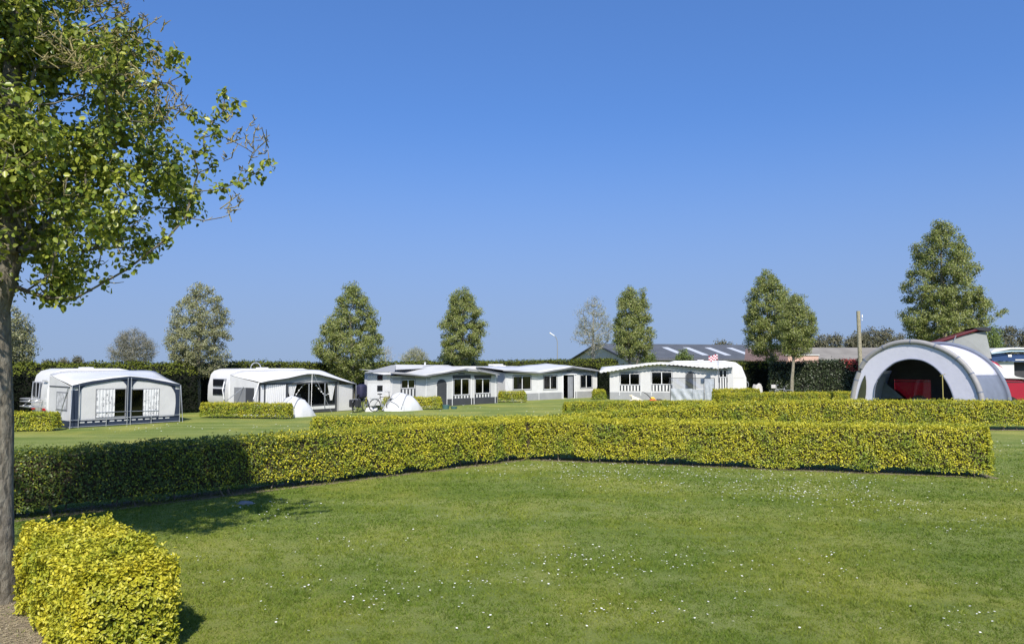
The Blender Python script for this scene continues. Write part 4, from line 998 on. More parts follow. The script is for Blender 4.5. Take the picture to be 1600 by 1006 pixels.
# ================================================================ awning 3 (two roof ridges, charcoal skirt)
A = G(574, 641.3); B = G(776, 629.8); F = Fr(A, B); L = F.L
def X(px, py=610): return F.xz(px, py)[0]
def Z(px, py): return F.xz(px, py)[1]
aw = thing('awning', 'long grey and white awning with arched grey door, charcoal skirt and two window bays', 'awning', F.o, F.a, GA)
DEP = 2.6; zlo = .0
ov = -.45
def ft(pxs, y=ov): return [F.xz(px, py, y) for px, py in pxs]
f1 = ft([(610, 581.5), (635, 583.5), (665, 586.3), (693, 581.5), (728, 575.5), (755, 579.3), (780.5, 584.3)])
wt = [(x, z - .03) for x, z in f1]
x_a = X(611)
win = (X(626.5), X(648), Z(637, 606.5), Z(637, 593)); wa = (X(708.5), X(733), Z(720, 617), Z(720, 591.5)); wb = (X(742), X(765.5), Z(753, 614.5), Z(753, 591.5)); door = (X(682), X(697.5), .02, 1.62)
wall('front_panel', aw, fab_lgrey, x_a, L, [(x_a, 1.98), (X(640), 1.93), (X(665), 1.9), (X(700), 2.05), (X(728, 580), 2.24), (X(755), 2.12), (L, 1.98)], .0, [win, wa, wb])
roofsheet(aw, f1, ov, DEP, [(f1[0][0], 2.35), (f1[2][0], 2.2), (f1[4][0], 2.62), (f1[-1][0], 2.35)], fab_roof)
valance(aw, f1, ov - .012, .07, fab_grey)
# grey gable and upper strip
m = MB(); m.prism([(X(672), 1.86), (L, 1.86), (L, 1.93), (X(728, 580), 2.2), (X(672), 1.92)], -.03, -.018); m.build('gable_panel', fab_mgrey, aw)
m = MB(); m.box(X(715.5), X(725.5), -.04, -.03, 2.02, 2.1); m.build('vent', fab_dark, aw)
m = MB(); m.box(x_a, X(672), -.03, -.018, 1.72, 1.86); m.build('upper_band', fab_mgrey, aw)
m = MB(); n = 14; dx0, dx1 = door[0], door[1]; cx = (dx0 + dx1) / 2; hw = (dx1 - dx0) / 2
m.prism([(dx0, .02), (dx1, .02)] + [(cx + hw * math.cos(t * math.pi / n), 1.35 + .36 * math.sin(t * math.pi / n)) for t in range(n + 1)], -.032, -.018); m.build('door', fab_dark, aw)
m = MB(); m.box(dx0 - .02, dx0, -.05, -.033, .02, 1.3); m.box(dx1, dx1 + .03, -.05, -.033, .02, 1.35); m.build('door_zip', plastic_w, aw)
m = MB(); m.box(dx1 + .04, L + .02, -.04, -.018, 0, .44); m.build('skirt', fab_dark, aw)
for h in (wa, wb):
    m = MB(); m.box(h[0] - .1, h[1] + .1, -.036, -.02, h[3] + .02, h[3] + .24); m.build('rolled_blind', fab_dark, aw)
window(aw, win, bars=1, curtains=[(.5, 1, 0, greycurt)], stripe=(.42, 4), top_band=.12, frame=fab_grey)
window(aw, wa, bars=1, curtains=[(.5, 1, 0, greycurt)], stripe=(.46, 5), frame=fab_grey); window(aw, wb, bars=1, curtains=[(0, .5, 0, greycurt), (.9, 1, 0, curtain)], stripe=(.46, 5), frame=fab_grey)
m = MB()
for px in (611.5, 665, 706, 736, 740, 773): m.box(X(px) - .02, X(px) + .02, -.052, -.041, .02, 1.8)
m.build('seam_piping', plastic_w, aw)
wall('side_panel', aw, fab_lgrey, 0, DEP, [(0, 1.97), (DEP, 2.2)], 0, [], axis='y', at=L); wall('side_panel', aw, fab_lgrey, 0.02, DEP, [(0, 1.97), (DEP, 2.2)], 0, [], axis='y', at=x_a)
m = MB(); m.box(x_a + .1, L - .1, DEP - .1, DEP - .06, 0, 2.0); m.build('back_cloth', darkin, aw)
m = MB(); m.tube([(L + .02, -.04, 0), (L + .02, -.04, 1.95)], .018, 5); m.tube([(L + .3, ov, 1.98), (L + .9, ov - .3, 0)], .008, 4); m.build('pole', metal, aw)
car = caravan('caravan end with two small dark square windows under a protective grey roof', F, 3.7, L + .4, DEP + .03, 2.2, 2.35, group='white touring caravans', hatch=False)
# the protective roof and the cloth around the caravan's end, left of the awning
sh = thing('protective_roof', 'grey protective roof with white panelled end wall over the caravan beside the middle grey awning', 'shelter', F.o, F.a)
f0 = [F.xz(563, 582.3, -.1), F.xz(575, 581.2, -.1), F.xz(612, 573.5, -.1), F.xz(640, 572, -.1), F.xz(700, 571.8, -.1), F.xz(725, 574, -.1)]
f0 = [(x, z) for x, z in f0]
mm = MB()
e0 = F.xz(564, 581.8, .0); r0 = F.xz(613, 570.5, 2.5); r1 = F.xz(700, 571.3, 3.6); v1 = F.xz(612, 581.5, -.2)
mm.add([(e0[0], -.35, e0[1]), (x_a - .03, -.35, v1[1] + .02), (r0[0] + .4, 2.6, r0[1]), (r0[0] - .05, 2.5, r0[1] - .01), (r1[0] + .2, 3.8, r1[1] + .02), (r0[0] + .9, 3.9, 2.3)], [(0, 1, 2, 3), (3, 2, 4, 5)])
mm.build('roof', fab_mgrey, sh, solid=.04)
mm = MB(); mm.add([(X(612), .9, 2.3), (r0[0] + .4, 2.62, r0[1] + .03), (r1[0], 3.6, r1[1] + .03), (r1[0] - .3, 2.65, 2.47)], [(0, 1, 2, 3)]); mm.build('rear_roof', fab_roof, sh, solid=.03)
mm = MB(); mm.box(0, x_a - .02, -.0, .03, 1.55, 2.0); mm.build('upper_wall', fab_lgrey, sh)
mm = MB(); mm.box(0, X(600), -.0, .03, .25, 1.55); mm.box(X(600) + .012, x_a - .02, 0, .03, .25, 1.55); mm.build('wall', fab_white, sh)
for py0, py1 in ((585.5, 594), (602, 611)):
    h = (X(589), X(597.5), Z(593, py1), Z(593, py0)); mm = MB(); mm.box(h[0], h[1], -.03, -.002, h[2], h[3]); wo = mm.build('window', blackp, sh, bevel=.05); m3 = MB(); m3.box(h[0] + .05, h[1] - .05, -.04, -.031, h[2] + .05, h[3] - .05); m3.build('pane', darkglass, wo)
pz = D(664, 567, 53); 
m = MB(); m.tube([(0, 0, 2.3), (0, 0, pz.z)], .06, 8); m.tube([(0, 0, pz.z), (0, 0, pz.z + .05)], .08, 8); o = m.build('chimney_pipe', plastic_w, sh)
q = (Vector((pz.x, pz.y, 0)) - F.o); o.location = (q.dot(F.ux), q.dot(F.uy), 0)

# ================================================================ awning 4 (open door)
A = G(789.5, 627); B = G(933, 620.6); F = Fr(A, B); L = F.L
def X(px, py=600): return F.xz(px, py)[0]
def Z(px, py): return F.xz(px, py)[1]
aw = thing('awning', 'white awning with grey foot band and a dark open doorway between its windows', 'awning', F.o, F.a, GA)
DEP = 2.7; ov = -.4
f1 = [F.xz(px, py, ov) for px, py in [(786, 577.5), (815, 579.5), (843, 581.6), (868, 577.5), (895, 572.6), (915, 575.2), (938.5, 579)]]
h1 = (X(801.5), X(829.5), Z(815, 608.5), Z(815, 587.5)); h2 = (X(849), X(870), Z(860, 608), Z(860, 586.5)); hd = (X(879), X(897.5), .02, Z(888, 585.5)); h3 = (X(906.5), X(925), Z(915, 606), Z(915, 585.5))
wall('front_panel', aw, fab_white, 0, L, [(0, 2.02), (X(843), 1.98), (X(895, 575), 2.32), (L, 2.04)], .0, [h1, h2, hd, h3])
roofsheet(aw, f1, ov, DEP, [(f1[0][0], 2.5), (f1[2][0], 2.45), (f1[4][0], 2.7), (f1[-1][0], 2.5)], white)
valance(aw, f1, ov - .012, .09, fab_grey)
m = MB(); m.prism([(X(843), 1.96), (X(930), 1.96), (X(930), 2.03), (X(895, 575), 2.27), (X(848), 2.0)], -.03, -.018); m.build('gable_panel', fab_grey, aw)
m = MB(); m.box(X(885), X(893), -.04, -.03, 2.06, 2.14); m.build('vent', fab_dark, aw)
window(aw, h1, bars=1, curtains=[(0, .18, 0, curtain), (.2, .5, 0, greycurt)], frame=fab_grey, top_band=.05); window(aw, h2, bars=1, curtains=[(.5, .85, 0, greycurt), (.86, 1, 0, curtain)], frame=fab_grey)
window(aw, h3, bars=1, curtains=[(0, .42, 0, greycurt), (.75, 1, 0, curtain)], frame=fab_grey)
m = MB(); m.box(hd[0] + .0, hd[0] + .06, -.04, -.005, 0, hd[3]); m.box(hd[1] - .06, hd[1], -.04, -.005, 0, hd[3]); m.box(hd[0] - .05, hd[1] + .25, -.06, -.019, hd[3], hd[3] + .1); m.build('door_frame', plastic_w, aw)
m = MB(); rows = [[], []]
for i in range(20):
    x = X(888) + (X(896) - X(888)) * i / 19; rows[0].append((x, .06 + .02 * math.sin(i * 1.8), .05)); rows[1].append((x, .06 + .02 * math.sin(i * 1.8), hd[3]))
m.grid(rows); m.build('door_curtain', greycurt, aw, sm=True)
for a, b_ in ((0, hd[0] - .02), (hd[1] + .03, L)):
    m = MB(); m.box(a, b_, -.035, -.018, 0, .52); m.build('foot_band', fab_mgrey, aw)
m = MB()
for px in (841.5, 877.5, 900.5, 932): m.box(X(px) - .015, X(px) + .015, -.05, -.036, 0, 1.95)
m.build('seam_piping', plastic_w, aw)
wall('side_panel', aw, fab_lgrey, 0.02, DEP, [(0, 2.02), (DEP, 2.3)], 0, [], axis='y', at=0); wall('side_panel', aw, fab_lgrey, 0, DEP, [(0, 2.02), (DEP, 2.3)], 0, [], axis='y', at=L)
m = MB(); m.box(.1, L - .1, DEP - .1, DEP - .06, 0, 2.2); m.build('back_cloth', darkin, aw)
car = caravan('white caravan with a thin red stripe behind the awning with the open doorway', F, -2.3, L - .5, DEP + .05, 2.3, 2.5, group='white touring caravans', nose=.3, tail=.3, stripe=(1.22, M('red_stripe_paint', (.5, .05, .08), .4)), swin=[(.5, 1.9, 1.35, 1.95)])
m = MB(); m.box(4.2, 5.2, .8, 1.5, 2.5, 2.66); m.build('roof_box', plastic_w, car, bevel=.06)

# ================================================================ awning 5 (scalloped, right)
A = G(953, 624); B = G(1146, 625.6); F = Fr(A, B); L = F.L
def X(px, py=600): return F.xz(px, py)[0]
def Z(px, py): return F.xz(px, py)[1]
aw = thing('awning', 'wide pale grey awning with scalloped roof edge, striped window panels and arched door', 'awning', F.o, F.a, GA)
DEP = 2.8; ov = -.5
f1 = [F.xz(px, py, ov) for px, py in [(937, 579), (955, 576.5), (985, 571), (1010, 567.3), (1031, 565.6), (1060, 567.2), (1090, 570), (1121, 572.6), (1147, 569.5)]]
g1 = (X(969), X(999.5), Z(984, 601.3), Z(984, 583.5)); g2 = (X(1018), X(1050), Z(1034, 600.5), Z(1034, 581)); gdr = (X(1071), X(1087), .02, 2.05); g3 = (X(1124), X(1136), Z(1130, 589.3), Z(1130, 578))
wall('front_panel', aw, fab_lgrey, 0, L, [(0, 2.2), (X(1010), 2.5), (X(1031), 2.56), (X(1121), 2.3), (L, 2.42)], .0, [g1, g2, (X(1071.5), X(1082), .6, 2.0), g3])
roofsheet(aw, f1, ov, DEP, [(f1[0][0], 2.45), (f1[4][0], 2.76), (f1[-2][0], 2.85), (f1[-1][0], 2.8)], fab_white)
valance(aw, f1, ov - .012, .11, fab_white, scal=.055, step=.30)
window(aw, g1, bars=1, curtains=[(0, .15, 0, curtain), (.15, .4, 0, greycurt)], stripe=(.66, 6), top_band=.1, frame=fab_grey)
window(aw, g2, bars=1, curtains=[], stripe=(.66, 6), top_band=.1, frame=fab_grey)
window(aw, g3, bars=1, curtains=[], stripe=(.66, 3), top_band=.1, fw=.04, frame=fab_grey)
m = MB(); n = 14; dx0, dx1 = X(1070.5), X(1087.5); cx = (dx0 + dx1) / 2; hw = (dx1 - dx0) / 2
arc = [(cx + hw * math.cos(t * math.pi / n), 1.72 + .42 * math.sin(t * math.pi / n)) for t in range(n + 1)]; arc2 = [(cx + (hw - .07) * math.cos(t * math.pi / n), 1.72 + .36 * math.sin(t * math.pi / n)) for t in range(n + 1)]
for i in range(n): m.prism([arc[i], arc[i + 1], arc2[i + 1], arc2[i]], -.035, -.018)
m.box(dx0, dx0 + .07, -.035, -.018, .02, 1.72); m.box(dx1 - .07, dx1, -.035, -.018, .02, 1.72); dr = m.build('door', fab_grey, aw)
m = MB(); m.prism([(dx0 + .07, .02), (X(1083), .02), (X(1083), 1.95)] + [p for p in arc2 if p[0] < X(1083)], -.028, -.017); m.build('pane', fab_dark, dr)
m = MB(); m.prism([(X(1083), .02), (dx1 - .07, .02), (dx1 - .07, 1.75), (X(1083), 1.97)], -.027, -.0165); m.build('grey_flap', fab_mgrey, dr)
m = MB(); m.box(0, dx0, -.035, -.018, 0, .56); m.box(dx1, L, -.035, -.018, 0, .56); m.build('foot_band', fab_mgrey, aw)
m = MB()
for px in (968, 1001, 1017.5, 1051, 1123, 1137): m.box(X(px) - .015, X(px) + .015, -.05, -.036, .3, 1.3)
m.build('seam_piping', plastic_w, aw)
wall('side_panel', aw, fab_lgrey, 0.02, DEP, [(0, 2.18), (DEP, 2.4)], 0, [], axis='y', at=0); wall('side_panel', aw, fab_lgrey, 0, DEP, [(0, 2.4), (DEP, 2.6)], 0, [], axis='y', at=L)
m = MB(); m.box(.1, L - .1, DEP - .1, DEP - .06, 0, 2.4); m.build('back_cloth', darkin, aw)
m = MB(); m.box(X(1035), X(1040), .5, .62, 1.1, 1.25); m.box(X(1041), X(1046), .5, .62, 1.1, 1.2); m.build('window_sill_things', M('pinkish_pot', (.5, .3, .28), .6), aw)
FC = Fr((F.o + F.uy * DEP).xy, (F.o + F.uy * DEP + F.ux).xy)
car = caravan('white caravan with a tall rounded end at the right of the scalloped awning', F, 4.2, L + 1.35, DEP + .05, 2.2, 2.92, nose=.9, hatch=True, wheelx=2.4)
m = MB(); m.box(L - 4.4, L - 4.1, -.03, .01, 1.15, 1.28); m.build('vent_plate', greycurt, car)
m = MB(); m.tube([(L - 2.9, .3, .75), (L - 2.7, .3, .95), (L - 2.7, .3, 1.2), (L - 2.9, .3, 1.4)], .03, 6); m.build('grab_handle', metal, car)

# ================================================================ domed inflatable tent (right)
A = Vector((17.45, 37.55)); B = Vector((20.9, 33.0)); F = Fr(A, B)
lav = M('tent_lavender_white_cloth', (0.86, 0.85, 0.95), 0.75, 0.03, 1.5, 0.3, 3.0, trans=.3)
lavd = M('tent_slate_blue_cloth', (0.15, 0.17, 0.22), 0.8, 0.1, 2.0, 0.2, 5.0)
beam = M('grey_inflated_beam', (0.29, 0.28, 0.27), 0.6, 0.08, 4.0, 0.2, 8.0)
tent = thing('domed_tent', 'large domed tent with an arched opening, lavender white cloth and grey inflated beams', 'tent', F.o, F.a)
def zz(x, y): return (1320 + x / 5.589, 480 + y / 5.589)
outp = [(1331, 648)] + [zz(*p) for p in [(82, 780), (105, 660), (152, 530), (205, 455), (292, 392), (400, 338), (480, 322), (560, 315), (640, 320), (690, 328), (820, 368), (930, 425), (1035, 512), (1105, 612), (1150, 705), (1180, 790)]] + [(1535, 652)]
O = [F.xz(*p) for p in outp]; O[0] = (O[0][0], .05); O[-1] = (O[-1][0], .05)
inp = [zz(*p) for p in [(256, 800), (262, 700), (290, 625), (345, 553), (440, 478), (560, 448), (680, 460), (775, 508), (850, 582), (900, 660), (938, 740), (955, 800)]]
I = [F.xz(*p) for p in inp]; I = [(I[0][0], .05)] + I + [(I[-1][0] + .08, .05)]
def resamp(P, n):
    P = [Vector((p[0], p[1])) for p in P]; d = [0]
    for a, b in zip(P, P[1:]): d.append(d[-1] + (b - a).length)
    out = []
    for i in range(n):
        t = d[-1] * i / (n - 1); j = max(k for k in range(len(d)) if d[k] <= t + 1e-9); j = min(j, len(P) - 2); f = (t - d[j]) / (d[j + 1] - d[j]); out.append(P[j].lerp(P[j + 1], f))
    return out
def smoothp(P, n=2):
    for _ in range(n): P = [P[0]] + [(P[i - 1] + P[i] * 2 + P[i + 1]) / 4 for i in range(1, len(P) - 1)] + [P[-1]]
    return P
NO = 49; RO = smoothp(resamp(O, NO)); RI = smoothp(resamp(I, NO)); ccx = sum(p.x for p in RO) / NO
m = MB(); m.grid([[(p.x, .0, p.y) for p in RO], [(p.x * .5 + q.x * .5, .01, p.y * .5 + q.y * .5) for p, q in zip(RO, RI)], [(p.x, .02, p.y) for p in RI]]); m.build('front_panel', lav, tent, merge=True)
m = MB(); m.tube([(p.x, -.02, p.y) for p in RI], .03, 6); m.build('opening_piping', lavd, tent)
TD = 3.2
def ring(y, sc_=1.0, dz=0): return [(ccx + (p.x - ccx) * sc_, y, p.y * sc_ + dz) for p in RO]
tb = [(ccx + (p.x - ccx) * 1.02, .02, p.y + .09 * (1 if p.y > .3 else 0)) for p in RO]
m = MB(); m.tube(tb, .125, 12); m.build('inflated_beam', beam, tent, sm=True)
for i in (8, 13, 18, 24, 29, 34, 38, 42):
    a, b_ = Vector(tb[i]), Vector(tb[i + 1]); m = MB(); m.tube([a, a + (b_ - a).normalized() * .06], .135, 12); m.build('beam_strap', lavd, tent)
# roof and side cloth behind the beam: white above, slate side wall below
k0 = next(i for i in range(NO) if RO[i].y > 2.0); k1 = max(i for i in range(NO) if RO[i].y > 2.0)
rows = [ring(.0), ring(.8, .995, .0), ring(1.7, .985, .02), ring(2.6, .99), ring(TD, .995)]
m = MB(); m.grid([r[k0:k1 + 1] for r in rows]); m.build('roof', lav, tent, merge=True, solid=.02, sm=True)
m = MB(); 
m.grid([[(r[i][0], r[i][1], r[i][2]) for i in range(k1, NO)] for r in rows]); m.build('side_wall', lavd, tent, merge=True, solid=.02, sm=True)
m = MB(); m.grid([[(r[i][0], r[i][1], r[i][2]) for i in range(0, k0 + 1)] for r in rows]); m.build('side_wall', M('tent_pale_blue_cloth', (.45, .5, .56), .8, .05, 2, trans=.35), tent, merge=True, solid=.02, sm=True)
tb2 = [(x, TD + .08, z + .05) for x, y, z in ring(TD)]
m = MB(); m.tube(tb2, .11, 10); m.build('inflated_beam', lavd, tent, sm=True)
# dark back wall with a wide opening towards the van
RR = [(x, z) for x, y, z in ring(TD - .08)][2:-2]; bt = [(x, z - .05) for x, z in RR if z > .3]
ox0 = F.xz(1399, 610, TD)[0]; ox1 = F.xz(1456, 610, TD)[0]; oz = F.xz(1420, 593, TD)[1]
wall('back_wall', tent, M('tent_charcoal_lining', (.03, .032, .038), .9, .15), bt[0][0], bt[-1][0], bt, 0, [(ox0, ox1, .0, oz)], y=TD - .08)
m = MB(); m.box(ox0, ox1, TD - .03, TD - .02, .02, oz); m.build('van_shade_pane', shade_tint, tent)  # added tinted pane, darkens the van behind as if it stood in shade
m = MB(); m.grid([[(x, y, z - .04) for x, y, z in r[k0 + 1:k1]] for r in rows]); m.build('inner_lining', M('tent_grey_lining', (.05, .053, .06), .9, .15), tent, merge=True)
# left small dark window
lw_ = [F.xz(*zz(*p)) for p in [(115, 800), (128, 735), (150, 660), (172, 605), (182, 592), (190, 640), (191, 700), (188, 760), (180, 800)]]
m = MB(); m.prism([(x, z) for x, z in lw_], -.05, -.035); m.build('side_window', M('olive_tinted_window', (.06, .065, .035), .25, .2), tent)
m = MB(); m.tube([(F.xz(*zz(860, 590))[0], -.1, 0), (F.xz(*zz(860, 590))[0], -.1, F.xz(*zz(860, 590))[1])], .022, 6); m.tube([(F.xz(*zz(860, 590))[0] - .1, -.12, F.xz(*zz(860, 600))[1]), (F.xz(*zz(885, 583))[0], -.1, F.xz(*zz(885, 583))[1])], .015, 5); m.build('bamboo_pole', M('yellow_cane', (.35, .3, .1), .7), tent)
m = MB(); q_ = [F.xz(*zz(*p), TD - .5) for p in ((262, 598), (330, 640), (420, 715), (515, 792), (262, 800))]; m.prism(q_, TD - .51, TD - .5); m.build('sunlit_mesh_patch', M('blue_grey_mesh', (.13, .17, .2), .9, .15, 4), tent)  # added panel in the shape of the sunlit triangle on the inner mesh wall
# tunnel to the van
tn = MB(); ex = O[-1][0]
rA = [(ex - .35, TD + .1, 0), (ex - .35, TD + .1, 1.5), (ex - .75, TD + .1, 2.35), (ex - 1.5, TD + .1, 2.95)]; rB = [(ex - .62, TD + 1.25, 0), (ex - .62, TD + 1.25, 1.5), (ex - .75, TD + 1.25, 2.0), (ex - 1.4, TD + 1.4, 2.5)]
tn.grid([rA, rB]); tn.build('connecting_tunnel', M('crumpled_grey_cloth', (.36, .38, .43), .7, .15, 3, .8, 4), tent, solid=.02)
# chest inside the opening
cb = thing('storage_box', 'rounded pale grey box just inside the domed tent opening', 'box', D(1444, 622, 36.2) * 1.0, F.a); cb.location.z = 0
m = MB(); m.box(-.5, .5, -.3, .3, .0, .85); m.build('box_body', M('pale_grey_box', (.35, .35, .34), .7), cb, bevel=.12, sm=True); m = MB(); m.box(-.47, .47, -.27, .27, .86, .97); m.build('lid', M('box_lid', (.42, .42, .4), .7), cb, bevel=.05)

# ================================================================ red camper van
F = Fr((20.9, 40.6), (27.2, 38.5)); red = M('van_red_paint', (0.33, 0.012, 0.03), 0.25, 0.05, 2.0, spec=0.6)
van = thing('camper_van', 'red camper van behind the domed tent with its roof tent raised', 'camper van', F.o, F.a); W = 2.6; Lv = 6.6
pr = [(0, .55), (0, 1.9), (.12, 2.75), (.4, 2.95), (4.5, 2.95), (4.95, 2.75), (5.65, 1.98), (6.4, 1.7), (6.6, 1.35), (6.6, .55)]
m = MB(); m.prism(pr, 0, W); m.build('body', red, van, bevel=.1, seg=3, sm=True)
for xa, xb in ((.4, 1.7), (1.95, 3.3)): m = MB(); m.box(xa, xb, -.025, .02, 1.9, 2.6); m.build('side_window', darkglass, van, bevel=.02)
m = MB(); m.prism([(3.6, 1.9), (5.35, 1.9), (4.85, 2.6), (3.6, 2.6)], -.025, .02); m.build('side_window', darkglass, van)
m = MB(); m.box(1.9, 3.4, -.018, .01, .7, .73); m.box(.0, 6.5, -.02, .01, 1.72, 1.76); m.build('trim_line', blackp, van)
for cx in (1.2, 5.4):
    for yy in (-.03, W - .22):
        m = MB(); m.tube([(cx, yy, .5), (cx, yy + .25, .5)], .5, 22); o = m.build('wheel', rubber, van); m = MB(); m.tube([(cx, yy - .01, .5), (cx, yy + .1, .5)], .3, 18); m.build('rim', metal, o)
m = MB(); m.box(6.5, 6.68, .1, W - .1, .5, .9); m.build('bumper', blackp, van, bevel=.05)
for yy in (.2, W - .6): m = MB(); m.box(6.45, 6.63, yy, yy + .4, 1.15, 1.45); m.build('headlight', M('headlight_glass', (.7, .7, .72), .1), van, bevel=.04)
# white thermal cover on the windscreen and its flaps
m = MB(); m.add([(4.4, -.06, 2.98), (4.4, W + .06, 2.98), (5.72, W + .1, 2.03), (5.72, -.1, 2.03), (4.3, -.07, 2.3), (5.3, -.09, 1.93), (6.35, -.03, 1.80), (6.35, W, 1.80)], [(0, 1, 2, 3), (0, 3, 5, 4), (3, 2, 7, 6)])
m.build('windscreen_cover', M('silvery_thermal_cover', (.7, .7, .7), .55, .08, 3, .6, 4), van, solid=.04)
m = MB(); m.add([(5.3, -.10, 1.93), (5.72, -.11, 2.03), (6.35, -.04, 1.80), (6.3, -.1, 1.9)], [(0, 1, 2, 3)]); m.build('cover_flap', fab_white, van, solid=.02)
hinge = F.xz(1445, 535, .3); tipp = F.xz(1531, 511.5, .3); tip2 = F.xz(1543, 514, .5); cb0 = F.xz(1549, 562, .3)
lid = [(hinge[0] - .6, hinge[1] - .33), (tipp[0], tipp[1]), (tip2[0], tip2[1]), (tip2[0] - .05, tip2[1] - .13), (tipp[0] - .1, tipp[1] - .17), (hinge[0] - .6, hinge[1] - .48)]
m = MB(); m.prism(lid, .1, W - .3); m.build('raised_roof', M('van_dark_red_roof', (.10, .01, .016), .4, .08), van, bevel=.03)
m = MB(); m.prism([(tipp[0] - .35, tipp[1] - .02), (tipp[0] + .05, tipp[1] + .02), (tip2[0] + .1, tip2[1] + .03), (tip2[0] + .02, tip2[1] - .14), (tipp[0] - .1, tipp[1] - .16)], .08, W - .28); m.build('roof_edge', blackp, van)
can = M('grey_roof_tent_canvas', (.30, .31, .30), .9, .06, 2, .3, 4)
m = MB(); bx = cb0[0]; m.add([(hinge[0] - .3, .2, 2.96), (bx, .25, 2.96), (tip2[0] - .15, .28, tip2[1] - .12), (tipp[0] - .9, .2, tipp[1] - .42), (bx + .02, W - .45, 2.96), (tip2[0] - .15, W - .4, tip2[1] - .12), (hinge[0] - .3, W - .4, 2.96), (tipp[0] - .9, W - .4, tipp[1] - .42), (hinge[0] - .3, .2, hinge[1] - .35), (hinge[0] - .3, W - .4, hinge[1] - .35)],
                        [(0, 1, 2, 3, 8), (1, 4, 5, 2), (6, 9, 7, 5, 4)]); m.build('roof_tent', can, van, solid=.02)
s0 = F.xz(1484, 539, .1); s1 = F.xz(1494, 524, .1); m = MB(); m.tube([(s0[0], .12, s0[1] - .3), (s1[0], .12, s1[1])], .03, 6); m.build('gas_strut', metal, van)
# ---------------------------------------------------------------- pop-up tents
def popup(label, px0, px1, pyb, pytop, hoops=True):
    a, b = G(px0, pyb), G(px1, pyb - 2); F = Fr(a, b); L = F.L; H = EYE + (HOR - pytop) * a.y / FPX
    t = thing('popup_tent', label, 'tent', F.o, F.a, 'small white pop-up tents'); n = 26; rows = []
    hp_ = [(0, .03), (.08, .28), (.18, .66), (.28, .9), (.40, 1.0), (.52, .95), (.62, .86), (.74, .78), (.86, .50), (.95, .2), (1, .03)]
    wp = [(0, .25), (.15, .62), (.35, .8), (.6, .75), (.85, .5), (1, .2)]
    for i in range(n + 1):
        f = i / n; h = prof_at(hp_, f) * H; w_ = prof_at(wp, f) * 1.0; rows.append([(f * L, .7 - w_ * math.cos(k / 12 * math.pi), max(0, h * math.sin(k / 12 * math.pi) ** .8)) for k in range(13)])
    m = MB(); m.grid(rows); o = m.build('tent_shell', M('popup_white_cloth', (.56, .565, .57), .6, .04, 2, .3, 4), t, merge=True, sm=True)
    c = M('grey_hoop_piping', (.25, .26, .28), .7)
    def surf(f, k): h = prof_at(hp_, f) * H; w_ = prof_at(wp, f); return (f * L, .7 - (w_ + .015) * math.cos(k * math.pi), max(0.01, (h + .012) * math.sin(k * math.pi) ** .8))
    m = MB(); m.tube([surf(.34 + .32 * s / 14, .02 + .5 * (s / 14)) for s in range(15)], .026, 5); m.build('hoop', c, t)
    m = MB(); m.tube([surf(.30 - .14 * math.sin(s / 14 * math.pi), .05 + .55 * s / 14) for s in range(15)], .022, 5); m.build('hoop', c, t)
    m = MB(); m.tube([surf(.14 + .25 * s / 14, .38 - .08 * math.sin(s / 14 * 3.14)) for s in range(15)], .014, 5); m.build('zip_seam', c, t)
    m = MB(); m.add([surf(.73, .36), surf(.78, .36), surf(.78, .39), surf(.73, .39)], [(0, 1, 2, 3)]); v = m.build('vent', blackp, t, solid=.01)
    m = MB(); m.tube([surf(.42, .1), surf(.42, .0), (L * .42, -.05, 0)], .008, 4); m.build('peg_line', c, t)
    return t
popup('white pop-up tent standing right of the parked bicycle, before the middle grey awning', 604, 666, 643, 613.5)
popup('white pop-up tent partly behind the left golden hedge, before the awning with string lights', 432, 497, 652.5, 619)

# ---------------------------------------------------------------- bicycles
def bicycle(label, loc, rz, frame, extra=None):
    t = thing('bicycle', label, 'bicycle', loc, rz, 'parked bicycles')
    for cx in (-.53, .53):
        m = MB(); m.tube([(cx + .34 * math.cos(k * math.pi / 12), 0, .35 + .34 * math.sin(k * math.pi / 12)) for k in range(25)], .022, 6, caps=False); wh = m.build('wheel', rubber, t)
        m = MB()
        for k in range(14): a = k * math.pi / 7; m.tube([(cx, 0, .35), (cx + .33 * math.cos(a), 0, .35 + .33 * math.sin(a))], .004, 3, caps=False)
        m.tube([(cx, -.05, .35), (cx, .05, .35)], .03, 8); m.build('spokes', metal, wh)
        m = MB(); m.tube([(cx + .38 * math.cos(k * math.pi / 10 + .3), 0, .35 + .38 * math.sin(k * math.pi / 10 + .3)) for k in range(8)], .012, 5); m.build('mudguard', metal, t)
    m = MB(); bb = (-.08, 0, .32); st = (-.2, 0, .82); hd = (.36, 0, .88)
    for p, q in ((bb, st), (bb, hd), (st, (.38, 0, .76)), (st, (-.53, 0, .35)), (bb, (-.53, 0, .35)), (hd, (.53, 0, .35)), (hd, (.33, 0, 1.08)), (st, (-.22, 0, .95))): m.tube([p, q], .018, 6)
    m.build('frame', frame, t)
    m = MB(); m.tube([(.22, -.3, 1.1), (.33, -.15, 1.1), (.34, 0, 1.09), (.33, .15, 1.1), (.22, .3, 1.1)], .015, 6); m.build('handlebar', metal, t)
    m = MB(); m.box(-.36, -.1, -.07, .07, .95, 1.01); m.build('saddle', blackp, t, bevel=.03)
    m = MB(); m.box(-.8, -.35, -.07, .07, .72, .75); m.build('rear_rack', metal, t)
    m = MB(); m.tube([(-.08, -.06, .32), (-.08, .06, .32)], .09, 12); m.tube([(-.08, -.09, .32), (.02, -.09, .18)], .012, 5); m.tube([(-.08, .09, .32), (-.18, .09, .46)], .012, 5); m.build('crank', metal, t)
    if extra: extra(t)
    return t
